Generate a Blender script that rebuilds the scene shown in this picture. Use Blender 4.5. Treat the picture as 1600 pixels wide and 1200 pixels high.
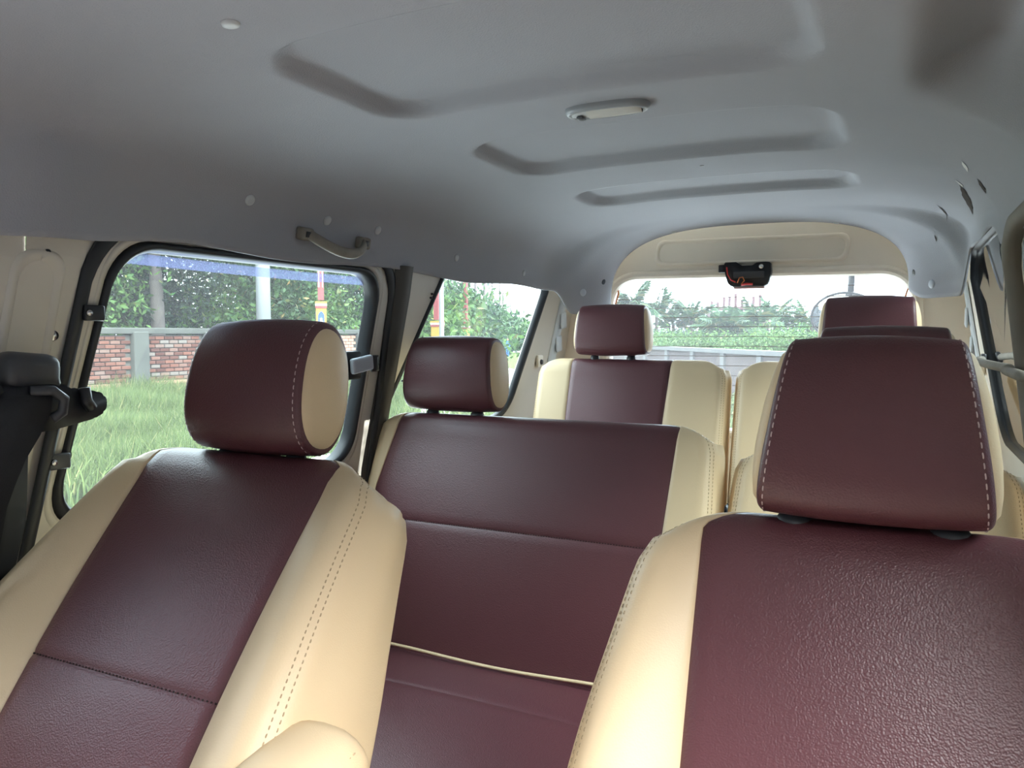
import bpy, bmesh, math, random
import numpy as np
from mathutils import Vector, Matrix, Euler

for o in list(bpy.data.objects):
    bpy.data.objects.remove(o)
SC = bpy.context.scene
COL = SC.collection
random.seed(7)
RNG = np.random.default_rng(11)

# ------------------------------------------------------------------ camera
CAM_Z = 1.55
cam_d = bpy.data.cameras.new('camera')
cam = bpy.data.objects.new('camera', cam_d)
COL.objects.link(cam)
cam_d.sensor_width = 36.0
cam_d.lens = 1230.0 / 1600.0 * 36.0
cam_d.clip_start = 0.02
cam_d.clip_end = 600
_r = Vector((0.89911, 0.43771, 0.0)); _u = Vector((-0.0277, 0.0569, 0.998)); _f = Vector((-0.43684, 0.89731, -0.06329))
cam.matrix_world = Matrix(((_r.x, _u.x, -_f.x, 0), (_r.y, _u.y, -_f.y, 0), (_r.z, _u.z, -_f.z, CAM_Z), (0, 0, 0, 1)))
SC.camera = cam

# ------------------------------------------------------------------ world, exposure
W = bpy.data.worlds.new('overcast_sky')
SC.world = W
W.use_nodes = True
_nt = W.node_tree
_bg = _nt.nodes['Background']
_tc = _nt.nodes.new('ShaderNodeTexCoord')
_no = _nt.nodes.new('ShaderNodeTexNoise'); _no.inputs['Scale'].default_value = 2.2; _no.inputs['Detail'].default_value = 4
_rp = _nt.nodes.new('ShaderNodeValToRGB')
_rp.color_ramp.elements[0].position = .3; _rp.color_ramp.elements[0].color = (.72, .86, 1.0, 1)
_rp.color_ramp.elements[1].position = .75; _rp.color_ramp.elements[1].color = (.94, .97, 1.0, 1)
_nt.links.new(_tc.outputs['Generated'], _no.inputs['Vector'])
_nt.links.new(_no.outputs['Fac'], _rp.inputs['Fac'])
_nt.links.new(_rp.outputs['Color'], _bg.inputs['Color'])
_bg.inputs['Strength'].default_value = 1.0
_sd = bpy.data.lights.new('hazy_sun', 'SUN'); _sd.energy = 2.0; _sd.angle = math.radians(55); _sd.color = (1.0, .98, .95)
_so = bpy.data.objects.new('hazy_sun', _sd); COL.objects.link(_so)
_so.rotation_euler = Vector((-.50, .36, -.79)).to_track_quat('-Z', 'Y').to_euler()     # bright part of the overcast, high over the open right front door
SC.view_settings.view_transform = 'Standard'
SC.view_settings.look = 'None'
SC.view_settings.gamma = 1.0
SC.view_settings.use_curve_mapping = False
SC.view_settings.exposure = 3.45
SC.cycles.max_bounces = 10
SC.cycles.diffuse_bounces = 6
SC.cycles.transparent_max_bounces = 16
SC.cycles.use_denoising = True
SC.cycles.caustics_reflective = False
SC.cycles.caustics_refractive = False

# ------------------------------------------------------------------ materials
def L(c):
    return tuple(((v / 255) / 12.92 if v / 255 <= .04045 else (((v / 255) + .055) / 1.055) ** 2.4) for v in c) + (1,)

def mat(name, col, rough=.5, metal=0, spec=.5, bump=0, bscale=300, bdetail=2, var=0, vscale=6, kind='noise', coat=0, emit=None):
    m = bpy.data.materials.new(name); m.use_nodes = True
    nt = m.node_tree; b = nt.nodes['Principled BSDF']
    b.inputs['Base Color'].default_value = col
    b.inputs['Roughness'].default_value = rough
    b.inputs['Metallic'].default_value = metal
    b.inputs['Specular IOR Level'].default_value = spec
    if coat: b.inputs['Coat Weight'].default_value = coat
    tc = nt.nodes.new('ShaderNodeTexCoord')
    if var:
        n = nt.nodes.new('ShaderNodeTexNoise'); n.inputs['Scale'].default_value = vscale; n.inputs['Detail'].default_value = 5
        nt.links.new(tc.outputs['Object'], n.inputs['Vector'])
        mx = nt.nodes.new('ShaderNodeMixRGB'); mx.blend_type = 'MIX'
        mx.inputs[1].default_value = tuple(max(0, c * (1 - var)) for c in col[:3]) + (1,)
        mx.inputs[2].default_value = tuple(min(1, c * (1 + var)) for c in col[:3]) + (1,)
        nt.links.new(n.outputs['Fac'], mx.inputs[0]); nt.links.new(mx.outputs[0], b.inputs['Base Color'])
    if bump:
        bp = nt.nodes.new('ShaderNodeBump'); bp.inputs['Strength'].default_value = bump; bp.inputs['Distance'].default_value = .002
        if kind == 'leather':
            v = nt.nodes.new('ShaderNodeTexVoronoi'); v.feature = 'SMOOTH_F1'; v.inputs['Scale'].default_value = bscale
            n2 = nt.nodes.new('ShaderNodeTexNoise'); n2.inputs['Scale'].default_value = 80; n2.inputs['Detail'].default_value = 6; n2.inputs['Distortion'].default_value = 1.5
            ad = nt.nodes.new('ShaderNodeMath'); ad.operation = 'MULTIPLY_ADD'; ad.inputs[1].default_value = .45
            nt.links.new(tc.outputs['Object'], v.inputs['Vector']); nt.links.new(tc.outputs['Object'], n2.inputs['Vector'])
            nt.links.new(n2.outputs['Fac'], ad.inputs[0]); nt.links.new(v.outputs['Distance'], ad.inputs[2])
            nt.links.new(ad.outputs[0], bp.inputs['Height'])
        else:
            n = nt.nodes.new('ShaderNodeTexNoise'); n.inputs['Scale'].default_value = bscale; n.inputs['Detail'].default_value = bdetail
            nt.links.new(tc.outputs['Object'], n.inputs['Vector']); nt.links.new(n.outputs['Fac'], bp.inputs['Height'])
        nt.links.new(bp.outputs['Normal'], b.inputs['Normal'])
    return m

def glass_mat(name, tint, haze, gloss=.05, hazecol=(.85, .9, .95, 1)):
    m = bpy.data.materials.new(name); m.use_nodes = True
    nt = m.node_tree; nt.nodes.clear()
    out = nt.nodes.new('ShaderNodeOutputMaterial')
    tr = nt.nodes.new('ShaderNodeBsdfTransparent'); tr.inputs['Color'].default_value = tint
    tl = nt.nodes.new('ShaderNodeBsdfTranslucent'); tl.inputs['Color'].default_value = hazecol
    gl = nt.nodes.new('ShaderNodeBsdfGlossy'); gl.inputs['Roughness'].default_value = .03
    fr = nt.nodes.new('ShaderNodeFresnel'); fr.inputs['IOR'].default_value = 1.45
    m1 = nt.nodes.new('ShaderNodeMixShader'); m1.inputs[0].default_value = haze
    m2 = nt.nodes.new('ShaderNodeMixShader')
    nt.links.new(tr.outputs[0], m1.inputs[1]); nt.links.new(tl.outputs[0], m1.inputs[2])
    nt.links.new(fr.outputs[0], m2.inputs[0]); nt.links.new(m1.outputs[0], m2.inputs[1]); nt.links.new(gl.outputs[0], m2.inputs[2])
    nt.links.new(m2.outputs[0], out.inputs[0])
    return m

def leaf_mat(name, c0, c1, c2=None, rough=.55, trans=.25):
    m = bpy.data.materials.new(name); m.use_nodes = True
    nt = m.node_tree; b = nt.nodes['Principled BSDF']
    at = nt.nodes.new('ShaderNodeAttribute'); at.attribute_name = 'var'
    r = nt.nodes.new('ShaderNodeValToRGB')
    r.color_ramp.elements[0].color = c0; r.color_ramp.elements[1].color = c1
    if c2:
        r.color_ramp.elements[1].position = .8
        e = r.color_ramp.elements.new(1.0); e.color = c2
    nt.links.new(at.outputs['Fac'], r.inputs['Fac'])
    nt.links.new(r.outputs['Color'], b.inputs['Base Color'])
    b.inputs['Roughness'].default_value = rough
    b.inputs['Specular IOR Level'].default_value = .2
    tl = nt.nodes.new('ShaderNodeBsdfTranslucent'); nt.links.new(r.outputs['Color'], tl.inputs['Color'])
    mx = nt.nodes.new('ShaderNodeMixShader'); mx.inputs[0].default_value = trans
    nt.links.new(b.outputs[0], mx.inputs[1]); nt.links.new(tl.outputs[0], mx.inputs[2])
    nt.links.new(mx.outputs[0], nt.nodes['Material Output'].inputs[0])
    return m

M = {}
M['burg'] = mat('burgundy_leatherette', (.105, .034, .042, 1), .40, spec=.65, bump=.26, bscale=560, kind='leather')
M['beige'] = mat('cream_leatherette', (.74, .58, .37, 1), .45, spec=.4, bump=.09, bscale=620, kind='leather')
M['stitch_white'] = mat('white_thread', (.55, .43, .43, 1), .7)
M['stitch_tan'] = mat('tan_thread', (.45, .33, .20, 1), .8)
M['stitch_dark'] = mat('dark_thread', (.02, .008, .008, 1), .8)
M['liner'] = mat('grey_headliner_cloth', (.34, .348, .378, 1), .95, spec=.15, bump=.35, bscale=420, bdetail=3, var=.08, vscale=3)
M['liner_tear'] = mat('torn_headliner_foam', (.07, .06, .055, 1), 1, spec=.1, var=.4, vscale=60)
M['liner_light'] = mat('frayed_white_thread', (.7, .7, .68, 1), .9)
M['clip'] = mat('grey_plastic_clip', (.50, .52, .53, 1), .5)
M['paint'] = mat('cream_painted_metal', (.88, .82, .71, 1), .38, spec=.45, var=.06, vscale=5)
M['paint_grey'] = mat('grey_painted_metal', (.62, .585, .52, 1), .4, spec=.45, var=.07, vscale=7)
M['sealer'] = mat('bluish_white_primer', (.62, .68, .72, 1), .35, var=.08, vscale=20)
M['rubber'] = mat('black_rubber', (.014, .016, .020, 1), .42, spec=.5)
M['strip'] = mat('grey_brown_weatherstrip', (.16, .14, .115, 1), .7, var=.25, vscale=12)
M['strip_dark'] = mat('dark_brown_flange', (.055, .050, .043, 1), .6, var=.2, vscale=12)
M['dark'] = mat('black_plastic', (.016, .018, .023, 1), .38, spec=.5)
M['charcoal'] = mat('charcoal_plastic', (.055, .058, .066, 1), .42)
M['webbing'] = mat('black_belt_webbing', (.02, .022, .026, 1), .75, bump=.3, bscale=900)
M['chrome'] = mat('bright_metal', (.7, .7, .7, 1), .25, metal=1)
M['silver'] = mat('pale_grey_plastic', (.42, .46, .52, 1), .4)
M['handle'] = mat('worn_grey_handle', (.22, .20, .17, 1), .65, var=.3, vscale=40)
M['red'] = mat('red_wire', (.7, .04, .04, 1), .4)
M['orange'] = mat('orange_wire', (.55, .16, .04, 1), .5)
M['lens'] = mat('cloudy_lamp_lens', (.62, .62, .58, 1), .12, spec=.8)
M['bezel'] = mat('grey_lamp_bezel', (.26, .275, .29, 1), .4)
M['floor'] = mat('grey_floor_vinyl', (.34, .33, .32, 1), .9)
M['glass_side'] = glass_mat('dusty_side_glass', (.74, .84, .82, 1), .026)
M['glass_rear'] = glass_mat('dusty_rear_glass', (.78, .86, .87, 1), .055)
M['glass_blue'] = glass_mat('blue_edge_tint', (.42, .46, .66, 1), .16, hazecol=(.42, .46, .80, 1))
M['glass_dim'] = glass_mat('light_cutting_glass', (.42, .45, .48, 1), .01)  # tint invented to cut daylight at the left front door
M['mirror'] = mat('mirror_glass', (.8, .83, .85, 1), .02, metal=1)
M['gravel'] = mat('pale_gravel', (.66, .66, .65, 1), .95, spec=.1, bump=.6, bscale=14, bdetail=6, var=.35, vscale=1.3)
M['bounce_cut'] = mat('dark_bounce_cut', (.04, .04, .042, 1), .95, var=.2, vscale=4)  # for ground sheets added to reduce light bounced into the cabin
M['soil'] = mat('green_soil', (.09, .13, .045, 1), 1, spec=.05, var=.4, vscale=1.0)
M['grass'] = leaf_mat('tall_grass', L((46, 64, 34)), L((92, 106, 62)), L((146, 136, 98)), .6, .3)
M['leaf_dark'] = leaf_mat('dark_leaves', L((14, 34, 28)), L((36, 62, 40)), L((80, 84, 46)), .45)
M['leaf_mid'] = leaf_mat('mid_leaves', L((24, 50, 30)), L((56, 82, 44)), L((116, 94, 56)), .45)
M['leaf_light'] = leaf_mat('light_leaves', L((36, 68, 32)), L((76, 104, 50)), L((110, 114, 66)), .5)
M['palm'] = leaf_mat('palm_leaflets', L((30, 56, 42)), L((58, 84, 54)), L((98, 92, 56)), .45)
M['bark'] = mat('grey_palm_bark', (.055, .047, .044, 1), .95, var=.3, vscale=6, bump=.5, bscale=10)
M['brick'] = mat('weathered_brick', (.30, .13, .10, 1), .95, spec=.1)
_nt = M['brick'].node_tree
_oi = _nt.nodes.new('ShaderNodeObjectInfo'); _rr = _nt.nodes.new('ShaderNodeValToRGB')
_rr.color_ramp.elements[0].color = (.055, .023, .019, 1); _rr.color_ramp.elements[1].color = (.12, .105, .095, 1)
_e = _rr.color_ramp.elements.new(.55); _e.color = (.12, .05, .036, 1)
_nt.links.new(_oi.outputs['Random'], _rr.inputs[0]); _nt.links.new(_rr.outputs[0], _nt.nodes['Principled BSDF'].inputs['Base Color'])
M['mortar'] = mat('dark_mortar', (.07, .068, .062, 1), 1, var=.4, vscale=3)
M['concrete'] = mat('stained_concrete', (.045, .048, .043, 1), .95, var=.45, vscale=2.5)
M['pole_grey'] = mat('pale_concrete_pole', (.22, .235, .245, 1), .9, var=.08, vscale=3)
M['pole_red'] = mat('red_painted_pole', (.15, .025, .028, 1), .6)
M['pole_white'] = mat('white_painted_stripe', (.38, .36, .36, 1), .6)
M['pole_yellow'] = mat('yellow_painted_base', (.26, .15, .022, 1), .6)
M['pole_blue'] = mat('blue_painted_panel', (.015, .05, .24, 1), .6)
M['pole_far'] = mat('hazy_far_pole', (.07, .055, .058, 1), .9)
M['plaster'] = mat('dark_light_block', (.07, .08, .105, 1), .9, var=.15, vscale=1.5)  # kept dark so the added right wall returns little light
M['pinkconc'] = mat('pink_far_concrete', (.045, .019, .022, 1), .9)
M['skin'] = mat('brown_skin', (.35, .19, .12, 1), .6)
M['shirt'] = mat('blue_cloth', (.02, .10, .48, 1), .8)
M['trouser'] = mat('dark_blue_cloth', (.03, .06, .14, 1), .8)
M['hair'] = mat('black_hair', (.015, .012, .01, 1), .6)

# ------------------------------------------------------------------ helpers
def sstep(a, b, x):
    t = min(1, max(0, (x - a) / (b - a))); return t * t * (3 - 2 * t)

def thing(name, loc=(0, 0, 0), label=None, cat=None, group=None, kind=None):
    o = bpy.data.objects.new(name, None); COL.objects.link(o); o.location = loc
    o.empty_display_size = .05
    if label: o['label'] = label
    if cat: o['category'] = cat
    if group: o['group'] = group
    if kind: o['kind'] = kind
    return o

def place(o, parent):
    """parent o (whose data are in world space) so that it stays where it is"""
    if parent is not None:
        base = Vector((0, 0, 0)); p = parent
        while p is not None:
            base += p.location; p = p.parent
        if o.data and o.data.users == 1 and not o.get('_local'):
            o.data.transform(Matrix.Translation(-base))
        o.parent = parent

def mesh(name, verts, faces, m, parent=None, smooth=True, **kw):
    me = bpy.data.meshes.new(name)
    me.from_pydata([tuple(v) for v in verts], [], faces)
    me.materials.append(m)
    if smooth:
        me.polygons.foreach_set('use_smooth', [True] * len(me.polygons))
    me.update()
    o = bpy.data.objects.new(name, me); COL.objects.link(o)
    for k, v in kw.items(): o[k] = v
    place(o, parent)
    return o

def from_bm(name, bm, m, parent=None, smooth=True, **kw):
    me = bpy.data.meshes.new(name); bmesh.ops.recalc_face_normals(bm, faces=bm.faces); bm.to_mesh(me); bm.free()
    me.materials.append(m)
    if smooth: me.polygons.foreach_set('use_smooth', [True] * len(me.polygons))
    o = bpy.data.objects.new(name, me); COL.objects.link(o)
    for k, v in kw.items(): o[k] = v
    place(o, parent)
    return o

def add_box(bm, c, s, rot=None, bev=0, seg=2):
    r = bmesh.ops.create_cube(bm, size=1)
    vs = r['verts']
    bmesh.ops.scale(bm, vec=s, verts=vs)
    if bev:
        es = list({e for v in vs for e in v.link_edges})
        g = bmesh.ops.bevel(bm, geom=es, offset=bev, segments=seg, affect='EDGES', profile=.5)
        vs = list({v for f in g['faces'] for v in f.verts} | {v for v in vs if v.is_valid})
    if rot is not None: bmesh.ops.rotate(bm, verts=vs, matrix=rot)
    bmesh.ops.translate(bm, verts=vs, vec=c)

def box(name, c, s, m, parent=None, rot=None, bev=0, seg=2, **kw):
    bm = bmesh.new(); add_box(bm, c, s, rot, bev, seg)
    return from_bm(name, bm, m, parent, smooth=bev > 0 and seg > 2, **kw)

def add_tube(bm, pts, r, n=8, cap=True):
    pts = [Vector(p) for p in pts]
    rr = r if hasattr(r, '__len__') else [r] * len(pts)
    rings = []; up = None
    for i, p in enumerate(pts):
        t = (pts[min(i + 1, len(pts) - 1)] - pts[max(i - 1, 0)]).normalized()
        if up is None:
            up = Vector((0, 0, 1)) if abs(t.z) < .9 else Vector((1, 0, 0))
        a = t.cross(up).normalized(); b = a.cross(t).normalized(); up = b
        rings.append([bm.verts.new(p + rr[i] * (math.cos(2 * math.pi * k / n) * a + math.sin(2 * math.pi * k / n) * b)) for k in range(n)])
    for i in range(len(rings) - 1):
        for k in range(n):
            bm.faces.new((rings[i][k], rings[i][(k + 1) % n], rings[i + 1][(k + 1) % n], rings[i + 1][k]))
    if cap:
        bm.faces.new(rings[0][::-1]); bm.faces.new(rings[-1])

def tube(name, pts, r, m, parent=None, n=8, **kw):
    bm = bmesh.new(); add_tube(bm, pts, r, n)
    return from_bm(name, bm, m, parent, **kw)

def interp(tab, z):
    if z <= tab[0][0]: return tab[0][1]
    for (a, va), (b, vb) in zip(tab, tab[1:]):
        if z <= b:
            return va + (vb - va) * (z - a) / (b - a)
    return tab[-1][1]

def interp_s(tab, z):
    return sum(interp(tab, z + d) for d in (-.08, -.06, -.04, -.02, 0, .02, .04, .06, .08)) / 9

def stitches(name, pts, m, parent, dash=.0065, gap=.004, w=.0011, normals=None, lift=.0006):
    """thread dashes along a polyline, one mesh"""
    P = [Vector(p) for p in pts]
    N = normals
    seg = [(P[i + 1] - P[i]).length for i in range(len(P) - 1)]
    tot = sum(seg)
    def at(s):
        for i, l in enumerate(seg):
            if s <= l or i == len(seg) - 1:
                t = min(1, s / l) if l > 0 else 0
                p = P[i].lerp(P[i + 1], t)
                n = Vector(N[i]).lerp(Vector(N[i + 1]), t).normalized() if N else Vector((0, -1, 0))
                return p, n
            s -= l
    vs = []; fs = []
    s = 0
    while s + dash < tot:
        (a, na), (b, nb) = at(s), at(s + dash)
        d = (b - a).normalized(); side = d.cross(na).normalized()
        a = a + na * lift; b = b + nb * lift
        k = len(vs)
        mid = (a + b) / 2 + (na + nb).normalized() * w * .8
        vs += [a - d * w * .5, a + side * w + d * w, mid + side * w, b + side * w - d * w, b + d * w * .5, b - side * w - d * w, mid - side * w, a - side * w + d * w, a + na * w + d * w, mid + na * w * .5, b + nb * w - d * w]
        fs += [(k, k + 1, k + 8), (k + 1, k + 2, k + 9, k + 8), (k + 2, k + 3, k + 10, k + 9), (k + 3, k + 4, k + 10),
               (k + 4, k + 5, k + 10), (k + 5, k + 6, k + 9, k + 10), (k + 6, k + 7, k + 8, k + 9), (k + 7, k, k + 8)]
        s += dash + gap
    return mesh(name, vs, fs, m, parent)

# ------------------------------------------------------------------ van shell
C0 = -.437                       # centre line of the van
def HW(z):                       # half width of the inner side skin, leaning in towards the roof
    return .655 if z > 1.70 else .6534 + .17 * (1.70 - z) if z > 1.2 else .7384
def XW(side, z, off=0):          # side -1 = left wall in the picture; off > 0 moves outwards
    return C0 + side * (HW(z) + off - (.034 if side > 0 else 0))

def rounded_quad(cs, rad, m=9):
    """outline (y,z) of a quad with rounded corners; list of points, corner arcs of m points"""
    out = []
    n = len(cs)
    for i in range(n):
        p0 = np.array(cs[i - 1]); p = np.array(cs[i]); p1 = np.array(cs[(i + 1) % n])
        a = (p0 - p) / np.linalg.norm(p0 - p); b = (p1 - p) / np.linalg.norm(p1 - p)
        r = rad[i] if hasattr(rad, '__len__') else rad
        for k in range(m):
            t = k / (m - 1)
            A = p + a * r; B = p + b * r
            q = (1 - t) ** 2 * A + 2 * t * (1 - t) * (p * .82 + (A + B) / 2 * .18) + t * t * B
            out.append(tuple(q))
    return out

def offset_quad(cs, d):
    """push every side of a convex quad outwards by d"""
    n = len(cs); c = np.mean(np.array(cs), axis=0); lines = []
    for i in range(n):
        p = np.array(cs[i]); q = np.array(cs[(i + 1) % n]); t = (q - p) / np.linalg.norm(q - p)
        nn = np.array((-t[1], t[0]))
        if nn @ (p - c) < 0: nn = -nn
        lines.append((p + nn * d, t))
    out = []
    for i in range(n):
        p, t = lines[i - 1]; q, s = lines[i]
        A = np.array(((t[0], -s[0]), (t[1], -s[1])))
        k = np.linalg.solve(A, q - p)
        out.append(tuple(p + t * k[0]))
    return out

def ring_loft(name, rings, m, parent=None, closed_section=False, **kw):
    n = len(rings[0]); vs = [p for r in rings for p in r]; fs = []
    R = len(rings)
    for i in range(R if closed_section else R - 1):
        for k in range(n):
            fs.append((i * n + k, i * n + (k + 1) % n, ((i + 1) % R) * n + (k + 1) % n, ((i + 1) % R) * n + k))
    return mesh(name, vs, fs, m, parent, **kw)

# quads are (y,z): front-bottom, rear-bottom, rear-top, front-top
DOORWIN = [(.775, 1.262), (1.50, 1.255), (1.53, 1.686), (.853, 1.684)]
QUARTER = [(1.60, 1.285), (2.335, 1.285), (2.54, 1.775), (1.865, 1.775)]
QUARTER_LEFT = [(1.60, 1.285), (2.335, 1.285), (2.535, 1.760), (1.865, 1.760)]

def wall(name, side):
    vs = []; fs = []
    def P(y, z, off=0):
        vs.append((XW(side, z, off), y, z)); return len(vs) - 1
    def grid(y0, y1, z0, z1, ny=1, nz=6):
        ids = [[P(y0 + (y1 - y0) * i / ny, z0 + (z1 - z0) * j / nz) for i in range(ny + 1)] for j in range(nz + 1)]
        for j in range(nz):
            for i in range(ny):
                fs.append((ids[j][i], ids[j][i + 1], ids[j + 1][i + 1], ids[j + 1][i]))
    def hole(out, y0, y1, z0, z1, m=9):
        corners = [(y0, z0), (y1, z0), (y1, z1), (y0, z1)]
        n = len(out); outer = []
        for c in range(4):
            a = out[c * m]; b = out[c * m + m - 1]; cc = corners[c]
            if c == 0: A = (y0, a[1]); B = (b[0], z0)
            if c == 1: A = (a[0], z0); B = (y1, b[1])
            if c == 2: A = (y1, a[1]); B = (b[0], z1)
            if c == 3: A = (a[0], z1); B = (y0, b[1])
            for k in range(m):
                t = k / (m - 1)
                if t <= .5: outer.append((A[0] + (cc[0] - A[0]) * 2 * t, A[1] + (cc[1] - A[1]) * 2 * t))
                else: outer.append((cc[0] + (B[0] - cc[0]) * (2 * t - 1), cc[1] + (B[1] - cc[1]) * (2 * t - 1)))
        i0 = [P(*p) for p in out]; i1 = [P(*p) for p in outer]
        i2 = [P(*p, .03) for p in out]
        for k in range(n):
            fs.append((i0[k], i0[(k + 1) % n], i1[(k + 1) % n], i1[k]))
            fs.append((i0[k], i0[(k + 1) % n], i2[(k + 1) % n], i2[k]))
    grid(-.80, 2.80, .35, 1.2, 8, 4)                 # lower side
    grid(.50, .70, 1.2, 1.93, 1, 8)                  # pillar behind the front seat
    hole(rounded_quad(offset_quad(DOORWIN, .025), .085), .70, 1.60, 1.2, 1.80)
    grid(.70, 1.60, 1.80, 1.93, 1, 2)
    grid(-.52, .50, 1.80, 1.90, 1, 2)
    q = QUARTER if side > 0 else QUARTER_LEFT
    hole(rounded_quad(offset_quad(q, .010 if side > 0 else .018), .085), 1.55, 2.80, 1.2, 1.83)
    grid(1.55, 2.80, 1.83, 1.93, 4, 2)
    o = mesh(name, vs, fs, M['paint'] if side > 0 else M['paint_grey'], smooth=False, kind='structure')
    return o

wall_l = wall('wall_left', -1)
wall_r = wall('wall_right', 1)

def plate(name, verts2d, x_fn, th, m, parent, **kw):
    """flat pressed plate given by an outline in (y,z), proud of the wall by th"""
    n = len(verts2d); vs = []; 
    for d in (0, th):
        for (y, z) in verts2d: vs.append((x_fn(z) + d, y, z))
    fs = [tuple(range(n, 2 * n))] + [(k, (k + 1) % n, n + (k + 1) % n, n + k) for k in range(n)]
    return mesh(name, vs, fs, m, parent, smooth=False, **kw)

# ---- window assemblies
def side_window(name, side, quad, glassmat, rub_w, strip=True, rad=.07, label=None, gd=.026):
    root = thing(name, (XW(side, 1.3), quad[0][0], quad[0][1]), label, 'window', kind='structure')
    def ring(d, off, r=rad):
        return [(XW(side, z, off), y, z) for (y, z) in rounded_quad(offset_quad(quad, d), r)]
    g = ring(.006, gd)
    n = len(g); cy = sum(p[1] for p in g) / n; cz = sum(p[2] for p in g) / n
    gp = [(XW(side, cz, gd), cy, cz)] + g
    mesh('pane', gp, [(0, 1 + k, 1 + (k + 1) % n) for k in range(n)], glassmat, root, smooth=False)
    # rubber round the glass: rounded section
    prof = [(0, gd + .002), (0, gd * .6), (rub_w * .12, .004), (rub_w * .35, -.004), (rub_w * .7, -.005), (rub_w * .93, .002), (rub_w, .012)]
    ring_loft('rubber_seal', [ring(d, o) for d, o in prof], M['rubber'], root)
    if strip:
        w0 = rub_w
        ring_loft('metal_flange', [ring(w0, .012), ring(w0 + .001, .001), ring(w0 + .011, -.001), ring(w0 + .012, .012)], M['paint_grey'], root)
    return root

win_l = side_window('window_1', -1, DOORWIN, M['glass_side'], .017)
win_ql = side_window('window_2', -1, QUARTER_LEFT, M['glass_side'], .020, strip=False, rad=.085, gd=.016)
win_qr = side_window('window_3', 1, QUARTER, M['glass_side'], .011, strip=False, rad=.085, gd=.009)
# unseen left front door window, its dark tint added to dim the light
FRONTWIN = [(-.62, 1.24), (.46, 1.24), (.46, 1.78), (-.44, 1.78)]
win_f = side_window('window_6', -1, FRONTWIN, M['glass_dim'], .03, strip=False, rad=.06)
win_r = side_window('window_4', 1, DOORWIN, M['glass_side'], .022)

# door aperture weatherstrips (fat rubber on the body flange)
def weatherstrip(name, side, parent, m, quad_off=.040, w=.022, inb=.012, rad=.1):
    q = offset_quad(DOORWIN, quad_off)
    q = [(q[0][0] - .035, 1.0), (q[1][0] + (.02 if side < 0 else .05), 1.0), (q[2][0] + (.01 if side < 0 else .03), q[2][1]), (q[3][0], q[3][1])]
    rings = []
    for k in range(10):
        a = 2 * math.pi * k / 10
        rings.append([(XW(side, z, -inb * (.45 + .55 * math.sin(a)) + .004), y, z) for (y, z) in rounded_quad(offset_quad(q, w / 2 + w / 2 * math.cos(a)), rad)])
    return ring_loft(name, rings, m, parent, closed_section=True)
weatherstrip('door_weatherstrip', -1, win_l, M['rubber'])
weatherstrip('door_weatherstrip', 1, win_r, M['strip'], .035, .030, .030)
# rear post flange of the left door opening (dark brown strip beside the pale pillar)
vs = []; fs = []
for j in range(9):
    z = 1.15 + (1.715 - 1.15) * j / 8
    y = 1.520 + (z - 1.3) * .075
    vs += [(XW(-1, z, -.002), y + .045, z), (XW(-1, z, -.020), y + .062, z), (XW(-1, z, -.022), y + .095, z), (XW(-1, z, 0), y + .105, z)]
for j in range(8):
    for k in range(3): fs.append((j * 4 + k, j * 4 + k + 1, j * 4 + k + 5, j * 4 + k + 4))
mesh('post_flange', vs, fs, M['strip_dark'], win_l)

# blue edge tint along the top of the left pane
n = 24; vs = []; fs = []
for i in range(n + 1):
    t = i / n; y0 = .875 + (1.515 - .875) * t
    for z in (1.682, 1.664): vs.append((XW(-1, z, .0235), y0, z - .0025 * math.sin(t * 3)))
for i in range(n): fs.append((2 * i, 2 * i + 1, 2 * i + 3, 2 * i + 2))
mesh('tint_band', vs, fs, M['glass_blue'], win_l, label='blue tinted band along the top of the pane')

# hinges and latch on the left pane
def clip_on_pane(y, z, w, m, flip=1, name='hinge', knob=True):
    bm = bmesh.new(); add_box(bm, (XW(-1, z, -.011), y, z), (.010, w, .024), None, .003, 2)
    o = from_bm(name, bm, m, win_l)
    bm = bmesh.new()
    bmesh.ops.create_cone(bm, cap_ends=True, segments=20, radius1=.013, radius2=.011, depth=.018, matrix=Matrix.Translation((XW(-1, z, .008), y + flip * w * .5, z + .006)) @ Matrix.Rotation(math.pi / 2, 4, 'Y'))
    from_bm('knob', bm, M['dark'], o)
    bm = bmesh.new()
    bmesh.ops.create_cone(bm, cap_ends=True, segments=14, radius1=.0055, radius2=.004, depth=.004, matrix=Matrix.Translation((XW(-1, z, -.018), y - flip * w * .34, z)) @ Matrix.Rotation(math.pi / 2, 4, 'Y'))
    from_bm('screw', bm, M['chrome'], o)
    return o
clip_on_pane(.803, 1.582, .034, M['dark'])
clip_on_pane(.765, 1.357, .034, M['charcoal'])
# latch: black rubber pad with a pale lever and dark bracket
bm = bmesh.new(); add_box(bm, (XW(-1, 1.475, -.002), 1.462, 1.478), (.016, .075, .066), None, .007, 3)
lt = from_bm('latch', bm, M['rubber'], win_l)
bm = bmesh.new(); add_box(bm, (XW(-1, 1.475, -.018), 1.487, 1.480), (.014, .078, .036), Matrix.Rotation(.12, 3, 'X'), .006, 3)
from_bm('lever', bm, M['silver'], lt)
bm = bmesh.new(); add_box(bm, (XW(-1, 1.475, -.012), 1.545, 1.480), (.008, .030, .040), None, .003, 2)
from_bm('bracket', bm, M['dark'], lt)

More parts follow.
